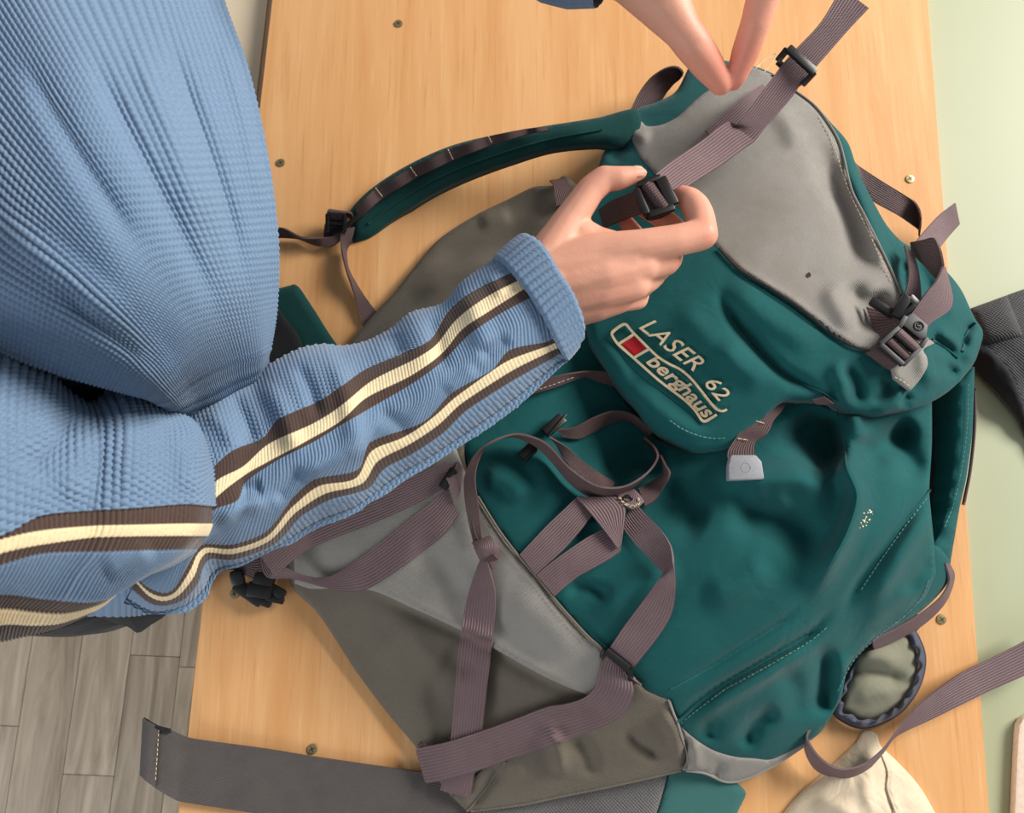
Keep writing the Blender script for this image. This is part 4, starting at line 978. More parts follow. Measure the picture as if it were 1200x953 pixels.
# the knot: a band wrapped round the strap, with its end folded out
kz = zB(570, 645, 0)
def blob(name, pts, mat, subdiv=2):
    """soft folded lump: hull of picture points with heights, rounded"""
    w = [Vector(P(*p)) - Vector(LOC[bag]) for p in pts]
    bm = bmesh.new()
    for v in w: bm.verts.new(v)
    bmesh.ops.convex_hull(bm, input=bm.verts[:])
    bmesh.ops.delete(bm, geom=[v for v in bm.verts if not v.link_faces], context='VERTS')
    me = bpy.data.meshes.new(name); bm.to_mesh(me); bm.free(); me.materials.append(mat)
    o = bpy.data.objects.new(name, me); COL.objects.link(o)
    md = o.modifiers.new('s', 'SUBSURF'); md.levels = subdiv; md.render_levels = subdiv; me.shade_smooth()
    o.parent = bag; LOC[o] = LOC[bag]
    return o
ribbon('knot', [(553, 637, 574, 628, .010, .010), (555, 639, 577, 632, .020, .020), (557, 644, 578, 640, .024, .024), (560, 651, 574, 649, .022, .020), (563, 656, 567, 657, .014, .014)], MAUVE, bag, B_, step=1.5, camber=.003)
ribbon('knot_end', [(573, 636, 579, 634, .018, .018), (574, 646, 583, 640, .020, .016), (570, 655, 584, 652, .016, .012), (570, 664, 579, 668, .010, .008)], MAUVE, bag, B_, step=1.5, camber=.002)
ribbon('knot_end', [(566, 656, 579, 650, .018, .020), (570, 660, 584, 655, .014, .014)], MAUVED, bag, B_, step=1.5)
# the same strap doubled behind the knot
ribbon('webbing_strap', [(549, 605, 553, 606, .006, .010), (553, 625, 558, 626, .006, .010), (556, 637, 563, 636, .006, .010)], MAUVED, bag, B_)

# straps on the left, over the grey side
ribbon('webbing_strap', [(536, 541, 527, 566, .010, .008), (518, 545, 514, 576, .012, .010), (485, 558, 480, 594, .014, .012), (442, 574, 440, 612, .016, .012), (404, 586, 404, 626, .018, .012), (357, 610, 363, 643, .020, .014), (316, 637, 341, 659, .022, .018), (305, 650, 322, 677, .020, .018)], MAUVE, bag, lambda x, y: np.maximum(zbody(x, y), .022))
ribbon('webbing_strap', [(524, 569, 537, 604, .010, .008), (508, 587, 516, 630, .010, .010), (486, 604, 472, 664, .010, .010), (445, 637, 431, 690, .010, .010), (415, 659, 404, 693, .012, .012), (387, 675, 376, 687, .014, .012), (363, 676, 341, 678, .014, .012), (340, 668, 312, 676, .014, .012), (330, 660, 304, 650, .012, .012)], MAUVE, bag, lambda x, y: np.maximum(zbody(x, y), .020))
ribbon('strap_tab', [(523, 561, 536, 588, .016, .012), (532, 550, 541, 568, .014, .012), (536, 540, 542, 548, .010, .010)], MAUVE, bag, B_)
join_bars('slide_buckle', [bar('b', (517, 572, zB(517, 572, .014)), (532, 549, zB(532, 549, .014)), .006, .005, BLACKP, bag, .0015), bar('b', (521, 575, zB(521, 575, .013)), (535, 552, zB(535, 552, .013)), .003, .004, BLACKP, bag, .001)], BLACKP, bag)
ribbon('webbing_strap', [(322, 640, 322, 676, .016, .016), (300, 648, 300, 680, .018, .016), (280, 652, 274, 668, .014, .012), (258, 657, 245, 672, .010, .008), (235, 662, 225, 676, .004, .004)], MAUVED, bag, None)
# black release buckle on the board
join_bars('release_buckle', [bar('b', (277, 668, .014), (280, 686, .012), .012, .009, BLACKP, bag, .003), bar('b', (276, 684, .010), (308, 706, .010), .012, .009, BLACKP, bag, .003), bar('b', (298, 676, .014), (322, 682, .014), .014, .008, BLACKP, bag, .003), bar('b', (290, 690, .014), (320, 694, .014), .014, .008, BLACKP, bag, .003), bar('b', (316, 688, .012), (334, 699, .010), .009, .008, BLACKP, bag, .003), bar('b', (312, 700, .012), (333, 705, .010), .006, .007, BLACKP, bag, .002), bar('b', (306, 704, .010), (318, 708, .010), .008, .008, BLACKP, bag, .002)], BLACKP, bag)

# strap across the front behind the sleeve
ribbon('webbing_strap', [(570, 482, 572, 486, .014, .010), (600, 461, 606, 468, .014, .010), (640, 444, 650, 454, .014, .008), (680, 436, 684, 442, .014, .006), (706, 435, 700, 447, .012, .006), (726, 440, 722, 454, .010, .006)], MAUVED, bag, B_)
stitches('stitching', [(572, 484), (605, 466), (645, 452), (676, 441)], lambda x, y: zbody(x, y) + .013, THREAD, bag, .0006, rad=.0003)
# tab at the top left
ribbon('strap_tab', [(644, 212, 660, 210, .036, .036), (648, 216, 664, 214, .044, .044), (650, 228, 668, 224, .048, .048), (652, 242, 672, 236, .048, .048)], MAUVED, bag, None)

# long strap at the lower right, twisted once
ribbon('webbing_strap', [(1230, 735, 1236, 776, .004, .004), (1200, 752, 1200, 792, .006, .006), (1157, 774, 1157, 811, .010, .010), (1126, 789, 1120, 829, .016, .016), (1095, 811, 1089, 844, .022, .018), (1071, 832, 1062, 856, .030, .022), (1052, 856, 1047, 865, .034, .022), (1034, 879, 1033, 884, .036, .018), (1010, 897, 1014, 904, .036, .014), (984, 901, 996, 914, .034, .012), (963, 890, 974, 910, .032, .010), (949, 872, 954, 900, .030, .010), (946, 862, 943, 876, .026, .012), (952, 850, 950, 858, .020, .010)], MAUVE, bag, None)

# ------------------------------------------------------------------ shoulder strap on the upper left
zsh = tps([(414, 284, .008), (412, 245, .010), (434, 222, .010), (475, 195, .024), (528, 171, .042), (589, 156, .058), (636, 148, .066), (700, 138, .072), (740, 131, .066), (434, 275, .008), (461, 255, .010), (501, 228, .022), (548, 205, .038), (602, 185, .054), (649, 171, .062), (700, 165, .068), (730, 168, .064),
    (425, 255, .018), (455, 232, .020), (505, 204, .038), (560, 182, .056), (620, 166, .070), (680, 154, .078)])
panel('shoulder_strap', [(414, 284, 'c'), (410, 262), (412, 245), (434, 222), (475, 195), (528, 171), (589, 156), (636, 148), (700, 138), (745, 128), (750, 150), (730, 168), (700, 166), (649, 171), (602, 185), (548, 205), (501, 228), (461, 255), (434, 276)],
      zsh, TEAL2, bag, .014, 4, .004, 5)
piping('seam_ridge', [(432, 262), (461, 240), (503, 214), (550, 193), (605, 174), (650, 162), (705, 152)], zsh, .0010, TEAL2, bag, .0012)
dc = [(417, 243, 420, 256), (441, 221, 449, 232), (482, 197, 489, 208), (526, 176, 531, 188), (573, 160, 577, 170), (618, 151, 621, 157), (640, 149, 642, 153)]
secs = []
for i, s in enumerate(dc):
    secs.append(s + (.004, .004))
    if i < len(dc) - 1:
        m = tuple((np.array(s) + np.array(dc[i + 1])) / 2); secs.append(m + (.008, .008))
ribbon('daisy_chain', secs, MAUVED, bag, zsh)
for s in dc[1:5]:
    stitches('stitching', [(s[0] - 1, s[1] - 1), ((s[0] + s[2]) / 2, (s[1] + s[3]) / 2), (s[2] + 1, s[3] + 1)], zsh, THREAD, bag, .0062, dash=3, gap=.5)
# ladder buckle and its webbing
join_bars('ladder_buckle', [bar('b', (380, 270, .006), (404, 270, .008), .014, .004, BLACKP, bag, .0015), bar('b', (384, 250, .022), (384, 272, .014), .004, .005, BLACKP, bag, .0015), bar('b', (404, 252, .022), (404, 272, .014), .004, .005, BLACKP, bag, .0015), bar('b', (382, 262, .016), (406, 263, .016), .004, .004, BLACKP, bag, .0012), bar('b', (404, 266, .016), (424, 252, .018), .004, .004, BLACKP, bag, .0012)], BLACKP, bag)
ribbon('webbing_roll', [(384, 259, 406, 260, .014, .014), (383, 253, 405, 254, .020, .020), (384, 247, 406, 249, .024, .024), (388, 246, 412, 250, .018, .018), (392, 252, 414, 256, .012, .012)], MAUVED, bag, None, step=1.5)
ribbon('webbing_tail', [(300, 262, 300, 279, .008, .004), (322, 266, 323, 279, .010, .004), (334, 268, 338, 279, .012, .004), (353, 278, 351, 280, .016, .004), (372, 279, 368, 287, .014, .006), (389, 277, 385, 290, .010, .008), (403, 270, 396, 284, .010, .010), (410, 262, 404, 276, .014, .012)], MAUVED, bag, None)
ribbon('webbing_strap', [(400, 270, 416, 266, .012, .012), (399, 282, 412, 282, .012, .010), (401, 297, 406, 294, .016, .004), (406, 318, 408, 314, .018, .004), (411, 332, 417, 332, .014, .004), (417, 352, 429, 350, .008, .004), (424, 379, 440, 364, .004, .004), (430, 392, 452, 378, .003, .003)], MAUVED, bag, None)
# haul loop at the top
ribbon('haul_loop', [(738, 131, 775, 118, .030, .030), (749, 109, 782, 108, .034, .026), (762, 92, 790, 98, .040, .026), (776, 82, 796, 93, .046, .028), (788, 78, 799, 89, .050, .030), (797, 80, 801, 86, .050, .032), (801, 86, 797, 90, .044, .034)], MAUVED, bag, None)
# loose threads at the lid's top seam
for a in ([(886, 80), (893, 72), (902, 66), (908, 63)], [(888, 78), (898, 70), (912, 69), (918, 73)], [(896, 84), (906, 72), (909, 62)]):
    piping('loose_thread', a, const(.066), .0003, THREAD, bag)

# ------------------------------------------------------------------ hip belt and pads under the bag
ribbon('hip_belt_webbing', [(168, 843, 165, 907, .010, .006), (185, 852, 181, 922, .012, .008), (200, 856, 200, 934, .010, .008), (222, 865, 211, 939, .008, .006), (315, 878, 300, 953, .005, .004), (370, 887, 360, 962, .004, .004), (480, 903, 470, 980, .004, .004), (560, 915, 560, 1000, .004, .004), (620, 925, 620, 1010, .004, .004)], CHARWEB, bag, None, .002, 7, 4)
ribbon('belt_hem', [(168, 842, 164.5, 908, .013, .009), (176, 847, 173, 916, .015, .011), (186, 851, 182, 923, .014, .010)], CHARWEB, bag, None, .002, 7, 3)
ribbon('belt_hem_edge', [(168, 842, 172, 844, .012, .014), (185, 851, 187, 855, .014, .016), (200, 855, 200, 859, .012, .014)], BLACKC, bag, None, .002, 3, 3)
stitches('stitching', [(186, 855), (184, 888), (182, 920)], const(.014), THREAD, bag, .001, rad=.0003)
panel('lumbar_pad', [(575, 900), (790, 880, 'c'), (782, 909), (775, 935), (766, 965), (755, 1010, 'c'), (560, 1010, 'c')], const(.009), GREYMESH, bag, .006, 6, .002, 4)
panel('pad_flap', [(780, 890, 'c'), (840, 895, 'c'), (862, 917), (872, 925), (874, 932), (864, 953), (848, 1000, 'c'), (756, 1000, 'c'), (770, 953), (782, 909)], const(.007), TEAL2 if False else fabric('teal_foam', srgb(52, 98, 96), srgb(60, 108, 105), wrinkle=.05), bag, .004, 6, .002, 4)
# teal and charcoal wing beside the person's elbow
zw = tps([(326, 338, .020), (345, 333, .022), (350, 336, .022), (367, 362, .020), (384, 389, .018), (400, 412, .016), (300, 340, .02), (320, 420, .014), (350, 410, .016)])
panel('hip_belt_wing', [(290, 345, 'c'), (326, 338), (345, 333, 'c'), (350, 336, 'c'), (367, 362), (384, 389), (410, 425, 'c'), (300, 460, 'c')], zw, TEAL2, bag, .012, 4, .004, 4)
panel('hip_belt_lining', [(290, 345, 'c'), (318, 352), (334, 373), (347, 389), (358, 415, 'c'), (300, 470, 'c')], lambda x, y: zw(x, y) + .004, BLACKC, bag, .004, 4, .002, 3)
# ------------------------------------------------------------------ the person
def cap_hull(bm, a, b, ra, rb, n=14):
    """tapered capsule between world points, as its own closed hull"""
    a = np.array(a, float); b = np.array(b, float); pts = []
    for c, r in ((a, ra), (b, rb)):
        for i in range(n // 2 + 1):
            ph = math.pi * i / (n // 2)
            m = 1 if i in (0, n // 2) else n
            for k in range(m):
                t = 2 * math.pi * k / n
                pts.append(c + r * np.array([math.sin(ph) * math.cos(t), math.sin(ph) * math.sin(t), math.cos(ph)]))
    tmp = bmesh.new()
    for p in pts: tmp.verts.new(p)
    bmesh.ops.convex_hull(tmp, input=tmp.verts[:])
    bmesh.ops.delete(tmp, geom=[v for v in tmp.verts if not v.link_faces], context='VERTS')
    me = bpy.data.meshes.new('t'); tmp.to_mesh(me); tmp.free()
    bm.from_mesh(me); bpy.data.meshes.remove(me)
def remeshed(capsules, voxel, smooth_it):
    bm = bmesh.new()
    for c in capsules: cap_hull(bm, *c)
    me = bpy.data.meshes.new('t'); bm.to_mesh(me); bm.free()
    o = bpy.data.objects.new('t', me); COL.objects.link(o)
    r = o.modifiers.new('r', 'REMESH'); r.mode = 'VOXEL'; r.voxel_size = voxel
    s = o.modifiers.new('s', 'SMOOTH'); s.factor = 0.5; s.iterations = smooth_it
    dg = bpy.context.evaluated_depsgraph_get()
    out = bpy.data.meshes.new_from_object(o.evaluated_get(dg))
    bpy.data.objects.remove(o)
    return out
def pr(x, y, h, rpx):
    return P(x, y, h), rpx * (H - h) / F
def chain(*joints):
    """joints (x, y, h, radius in px) -> capsules"""
    js = [pr(*j) for j in joints]
    return [(js[i][0], js[i + 1][0], js[i][1], js[i + 1][1]) for i in range(len(js) - 1)]

right_hand = []
right_hand += chain((560, 385, .172, 44), (620, 352, .172, 42), (652, 335, .174, 40))                 # wrist
right_hand += chain((640, 318, .172, 40), (648, 322, .173, 38)) + chain((662, 356, .170, 32), (655, 350, .172, 34))
right_hand += chain((655, 318, .178, 34), (700, 300, .184, 29), (752, 289, .193, 22))                  # index metacarpal
right_hand += chain((660, 335, .178, 32), (710, 322, .184, 28), (754, 312, .186, 21))                  # middle
right_hand += chain((665, 348, .174, 30), (705, 340, .178, 26), (744, 334, .180, 20))                  # ring
right_hand += chain((668, 360, .168, 27), (700, 355, .170, 23), (728, 352, .168, 16))                  # little
right_hand += chain((752, 289, .193, 22), (792, 282, .195, 20.5), (823, 275, .194, 20))                # index finger
right_hand += chain((823, 275, .193, 20), (820, 254, .190, 19), (815, 242, .187, 18))
right_hand += chain((815, 242, .187, 18), (808, 234, .185, 16), (800, 229, .182, 13))
right_hand += chain((756, 312, .184, 20), (780, 307, .180, 18), (786, 304, .172, 15))
right_hand += chain((648, 322, .177, 36), (738, 303, .187, 25)) + chain((655, 342, .175, 33), (738, 324, .182, 24)) + chain((740, 318, .182, 22), (772, 314, .172, 17)) + chain((728, 342, .174, 18), (752, 336, .164, 15))
right_hand += chain((786, 304, .172, 15), (790, 268, .168, 15), (772, 252, .166, 14), (752, 242, .165, 12.5))
right_hand += chain((744, 334, .178, 18), (760, 328, .168, 16), (768, 324, .160, 13))                  # ring finger
right_hand += chain((768, 322, .158, 12), (752, 284, .146, 12), (732, 258, .148, 10), (724, 252, .150, 8))
right_hand += chain((728, 352, .166, 15), (748, 352, .154, 12), (752, 346, .148, 10))                  # little finger
right_hand += chain((752, 346, .148, 10), (732, 312, .140, 10), (720, 286, .140, 8))
right_hand += chain((645, 300, .176, 30), (668, 258, .180, 21.5), (692, 223, .182, 18.5), (708, 210, .183, 17.5))    # thumb
right_hand += chain((708, 210, .183, 17), (726, 209, .184, 15.5), (742, 205, .184, 11.5), (752, 203, .184, 7.5))
right_hand += chain((680, 275, .176, 22), (700, 282, .176, 18), (728, 292, .184, 20))                  # web of the thumb
left_hand = []
LH = .285
left_hand += chain((640, -85, .29, 60), (715, -55, .29, 56), (750, -50, .29, 54))
left_hand += chain((750, -50, .29, 56), (800, -75, .292, 56), (850, -90, .292, 46))
left_hand += chain((745, -35, .286, 45), (776, 2, .282, 36), (800, 36, .276, 25), (812, 52, .272, 25))
left_hand += chain((812, 52, .272, 25), (830, 77, .262, 21), (845, 99, .254, 14.5))
left_hand += chain((850, -90, .292, 40), (880, -60, .296, 27), (896, -10, .290, 23), (886, 25, .280, 20.5))
left_hand += chain((886, 25, .280, 20.5), (874, 60, .266, 19), (863, 90, .256, 13.5), (860, 98, .252, 10))
left_hand += chain((860, -100, .286, 36), (915, -80, .284, 24), (935, -55, .276, 22), (915, -30, .262, 19), (885, -20, .254, 16))
left_hand += chain((840, -115, .280, 34), (905, -110, .272, 23), (925, -85, .262, 20), (895, -60, .250, 17))
left_hand += chain((815, -125, .276, 30), (880, -135, .262, 20), (890, -110, .252, 17), (865, -90, .246, 14))
me_r = remeshed(right_hand, .0013, 14)
me_l = remeshed(left_hand, .0016, 9)

sh_r = P(-190, 560, .345); sh_l = np.array([-.33, .40, T + .42])
el_r = P(205, 570, .178); wr_r = P(600, 365, .172)
el_l = P(380, -260, .27); wr_l = P(655, -82, .29)
pel = np.array([-.52, .13, T + .02]); neck = np.array([-.40, .21, T + .50]); head = np.array([-.36, .22, T + .66])
body = [(pel, neck + np.array([-.02, 0, -.14]), .11, .10), (sh_r, np.array([-.46, .08, T + .28]), .034, .05), (np.array([-.46, .08, T + .28]), sh_l + np.array([-.10, -.05, -.06]), .05, .05), (sh_l, sh_l + np.array([-.10, -.05, -.06]), .05, .05),
        (sh_r, el_r, .034, .024), (el_r, wr_r, .024, .023), (sh_l, el_l, .048, .036), (el_l, wr_l, .034, .026),
        (neck, head, .052, .052), (head, head + np.array([.03, 0, .05]), .080, .088), (head + np.array([.06, 0, -.02]), head + np.array([.07, 0, -.05]), .05, .034),
        (head + np.array([.10, 0, .0]), head + np.array([.115, 0, -.012]), .010, .013), (head + np.array([0, -.085, 0]), head + np.array([0, -.088, .02]), .014, .016), (head + np.array([0, .085, 0]), head + np.array([0, .088, .02]), .014, .016),
        (pel + np.array([0, -.075, -.03]), pel + np.array([0, .075, -.03]), .105, .105)]
for s in (-1, 1):
    hip = pel + np.array([0, s * .085, -.06]); kn = np.array([-.50, pel[1] + s * .10, .44]); an = np.array([-.55, pel[1] + s * .11, .09])
    body += [(hip, kn, .078, .052), (kn, an, .050, .034), (an + np.array([0, 0, -.04]), an + np.array([.15, 0, -.055]), .035, .028)]
me_b = remeshed(body, .008, 4)
bm = bmesh.new()
for m in (me_r, me_l, me_b): bm.from_mesh(m)
me = bpy.data.meshes.new('person'); bm.to_mesh(me); bm.free()
ploc = np.array([-.50, .13, 0.0])
me.transform(Matrix.Translation(Vector(-ploc)))
me.materials.append(SKIN); me.shade_smooth()
co = np.empty(len(me.vertices) * 3); me.vertices.foreach_get('co', co); co = co.reshape(-1, 3) + ploc
fl = np.zeros(len(co))
for (x, y, h, r, a) in ((798, 226, .182, .012, .55), (836, 272, .194, .016, .5), (752, 236, .16, .02, .5), (728, 255, .15, .02, .5), (752, 203, .184, .012, .35), (700, 205, .183, .014, .25), (846, 100, .254, .03, .6), (862, 80, .256, .035, .8), (875, 40, .27, .03, .5), (790, 300, .18, .02, .3), (722, 350, .17, .02, .3)):
    d = np.linalg.norm(co - P(x, y, h), axis=1); fl = np.maximum(fl, a * np.exp(-(d / r) ** 2))
at = me.attributes.new('flush', 'FLOAT', 'POINT'); at.data.foreach_set('value', fl)
person = bpy.data.objects.new('person', me); COL.objects.link(person); person.location = ploc; LOC[person] = ploc
tag(person, 'person in a blue knitted sweater with brown and cream striped sleeve, holding a strap buckle', 'person')
# nails
def nail(x, y, h, dx, dy, l, w, tilt):
    c = P(x, y, h); d = P(x + dx, y + dy, h - tilt) - c; d /= np.linalg.norm(d)
    up = np.array([0, 0, 1.0]); s = np.cross(d, up); s /= np.linalg.norm(s); u = np.cross(s, d)
    V = []; F_ = []; n, m = 7, 5
    for i in range(n):
        for j in range(m):
            a = (i / (n - 1) - .5) * 2; b = (j / (m - 1) - .5) * 2
            ww = w * (1 - .18 * a * a)
            V.append(c + d * l * a + s * ww * b - u * (.0014 * b * b + .0006 * a * a))
    for i in range(n - 1):
        for j in range(m - 1):
            a = i * m + j; F_.append((a, a + 1, a + m + 1, a + m))
    o = link('fingernail', V, F_, NAIL, person); sd = o.modifiers.new('s', 'SOLIDIFY'); sd.thickness = .0006; return o
nail(748, 199.5, .1895, 10, -1, .0052, .0048, .002)

# ---------------- knitted sweater
BLUE = np.array(srgb(112, 137, 165)); BROWN = np.array(srgb(76, 59, 52)); CREAM = np.array(srgb(232, 212, 172))
def grid_normals(G):
    du = np.gradient(G, axis=0); dv = np.gradient(G, axis=1)
    n = np.cross(du, dv); n /= np.linalg.norm(n, axis=2, keepdims=True) + 1e-12
    return n
def rib(ph, p=.7): return np.abs(np.sin(math.pi * ph)) ** p
def grid_obj(name, G, col, mat, parent, closed_v=False):
    nu, nv = G.shape[:2]; V = G.reshape(-1, 3)
    i, j = np.meshgrid(np.arange(nu - 1), np.arange(nv if closed_v else nv - 1), indexing='ij')
    j2 = (j + 1) % nv
    F_ = np.stack([i * nv + j, i * nv + j2, (i + 1) * nv + j2, (i + 1) * nv + j], -1).reshape(-1, 4)
    return link(name, V, F_.tolist(), mat, parent, col=col.reshape(-1, 4))
def across(curves, nu, per, dens=None):
    """resample curves to nu and interpolate across them; per = samples between neighbouring curves"""
    C = np.stack([cr(np.array(c, float), nu) for c in curves])         # k, nu, d
    k = len(C); per = [per] * (k - 1) if np.isscalar(per) else per
    n = sum(per) + 1; vs_ = np.concatenate([i + np.arange(p) / p for i, p in enumerate(per)] + [[k - 1]])
    out = np.empty((n, nu, C.shape[2]))
    for a, v in enumerate(vs_):
        i = min(int(v), k - 2); t = v - i
        p1, p2 = C[i], C[i + 1]; p0 = C[i - 1] if i > 0 else 2 * p1 - p2; p3 = C[i + 2] if i + 2 < k else 2 * p2 - p1
        d1 = (p2 - p0) / 2; d2 = (p3 - p1) / 2
        ln = np.linalg.norm(p2 - p1, axis=1, keepdims=True)
        for d in (d1, d2):
            l = np.linalg.norm(d, axis=1, keepdims=True) + 1e-9; d *= np.minimum(1, ln * 1.2 / l)
        out[a] = (2*t**3-3*t**2+1)*p1 + (t**3-2*t**2+t)*d1 + (-2*t**3+3*t**2)*p2 + (t**3-t**2)*d2
    return out.transpose(1, 0, 2), vs_                                   # nu, n, d

# torso
cv = [
 [(250, -60, .235), (262, 0, .245), (290, 80, .255), (312, 180, .25), (324, 280, .235), (322, 360, .21), (314, 410, .19), (308, 440, .16)],
 [(165, -60, .32), (185, 0, .325), (217, 100, .33), (252, 200, .32), (287, 320, .285), (300, 410, .235), (298, 450, .19)],
 [(20, -60, .375), (50, 0, .385), (110, 110, .39), (175, 230, .375), (240, 350, .33), (268, 420, .27), (276, 462, .20)],
 [(-60, -30, .40), (0, 60, .41), (75, 170, .415), (150, 280, .395), (215, 380, .35), (240, 430, .30), (256, 474, .21)],
 [(-80, 100, .42), (0, 190, .425), (70, 265, .42), (140, 340, .40), (195, 405, .36), (216, 440, .325), (236, 480, .22)],
 [(-80, 260, .41), (0, 320, .41), (70, 360, .405), (140, 405, .385), (178, 440, .36), (202, 466, .32), (218, 484, .23)],
 [(-80, 380, .35), (0, 413, .36), (80, 440, .35), (140, 456, .34), (172, 464, .325), (190, 474, .29), (198, 486, .23)]]
cv = [[(1.6 * c[0][0] - .6 * c[1][0], 1.6 * c[0][1] - .6 * c[1][1], c[0][2])] + c for c in cv]
NRIB = 66; PER = 8
G2, vv = across(cv, 330, [NRIB * PER // 6] * 6)
nu, nv = G2.shape[:2]
x, y, h = G2[..., 0], G2[..., 1], G2[..., 2]
hf = lambda px, py: np.zeros(px.shape)
tf = folded(hf, [([(95, 40), (130, 120), (180, 220), (230, 320), (262, 400)], -.006, 14), ([(190, 30), (225, 130), (265, 250), (285, 350)], -.007, 11), ([(20, 60), (100, 200), (170, 310)], -.005, 15), ([(150, 40), (200, 160), (245, 290)], .005, 14), ([(0, 250), (80, 320), (160, 390)], .004, 18), ([(60, 330), (130, 385), (190, 440)], -.005, 14), ([(255, 40), (285, 140), (305, 260)], .004, 9)])
h = h + tf(x, y)
G = P(x, y, h); nr = grid_normals(G)
if nr[nu // 2, nv // 2, 2] < 0: nr = -nr
u_len = np.concatenate([np.zeros((1, nv)), np.cumsum(np.linalg.norm(np.diff(G, axis=0), axis=2), 0)])
j = np.arange(nv)[None, :] / PER
st = np.sin(2 * math.pi * (u_len.mean(1, keepdims=True) / .0034 + .5 * np.abs((j % 1) - .5)))
D = .0026 * rib(j, .55) + .0005 * st * rib(j)
G = G + nr * D[..., None]
# hidden back of the torso: closes the garment
back = []
c0, c6 = G2[:, 0], G2[:, -1]
for (t, dh, sx, sy) in ((0.03, -.05, 4, -10), (.25, -.10, 0, -20), (.5, -.13, -40, 0), (.8, -.10, -40, 20), (.97, -.04, -10, 6)):
    c = c6 * (1 - t) + c0 * t
    back.append(P(c[:, 0] + sx, c[:, 1] + sy, np.maximum(c[:, 2] + dh, .05)))
Gc = np.concatenate([G, np.stack(back, 1)], 1)
col = np.broadcast_to(BLUE, Gc.shape[:2] + (4,)).copy()
sweater = grid_obj('sweater', Gc, col, KNIT, person, True)

def tube(curves, nu, per, ax_h, squash=1.0, wr=None, ext=0):
    G2, vv = across(curves, nu, per)
    x, y = G2[..., 0], G2[..., 1]; n = G2.shape[1]
    top = G2[:, :1, :2]; bot = G2[:, -1:, :2]; d = bot - top; L_ = np.linalg.norm(d, axis=2, keepdims=True)
    t = ((G2[..., :2] - top) * d).sum(2) / (L_[..., 0] ** 2 + 1e-9); t = np.clip(2 * t - 1, -1, 1)
    u = np.linspace(0, 1, nu)[:, None]; ah = np.interp(u, [a[0] for a in ax_h], [a[1] for a in ax_h])
    R = .5 * L_[..., 0] * (H - ah) / F
    h = ah + R * squash * np.sqrt(np.maximum(0, 1 - t * t))
    if wr is not None: h = h + wr(x, y) * np.sqrt(np.maximum(0, 1 - t * t)) ** .5
    return x, y, h, vv, t, R, ah, top[:, 0], bot[:, 0]
def under(top, bot, ah, R, m=14, squash=.85):
    s = np.linspace(0, 1, m + 2)[1:-1]; out = []
    for q in s:
        a = math.pi * q; t = math.cos(a)
        c = (top + bot) / 2 + (bot - top) / 2 * t
        out.append(P(c[:, 0], c[:, 1], ah[:, 0] - R[:, 0] * squash * math.sin(a)))
    return np.stack(out, 1)
def stripe_cols(nu, vv, bands):
    col = np.broadcast_to(BLUE, (nu, len(vv), 4)).copy(); kind = np.zeros(len(vv), int)
    for a, b, c, k in bands:
        m = (vv >= a) & (vv < b); col[:, m] = c; kind[m] = k
    return col, kind
def knit(G, kind, vv, nu, pitch_u, waf, gain=1.0):
    nr = grid_normals(G)
    if nr[nu // 2, G.shape[1] // 2, 2] < 0: nr = -nr
    ul = np.concatenate([np.zeros((1, G.shape[1])), np.cumsum(np.linalg.norm(np.diff(G, axis=0), axis=2), 0)])
    vl = np.concatenate([np.zeros((nu, 1)), np.cumsum(np.linalg.norm(np.diff(G, axis=1), axis=2), 1)], 1)
    um = ul.mean(1, keepdims=True) + 0 * vl; vl = vl.mean(0, keepdims=True) + 0 * vl
    tr = rib(um / pitch_u, .8)
    wf = .5 * rib(um / waf, .8) + .6 * rib(vl / waf + .5 * (np.floor(um / waf) % 2), .8)
    k = kind[None, :]
    D = np.where(k == 2, .0004 * tr + .0003, np.where(k == 1, .0004 * tr, np.where(k == 3, .0008 * tr, .0011 * wf)))
    return G + nr * (D * gain)[..., None]

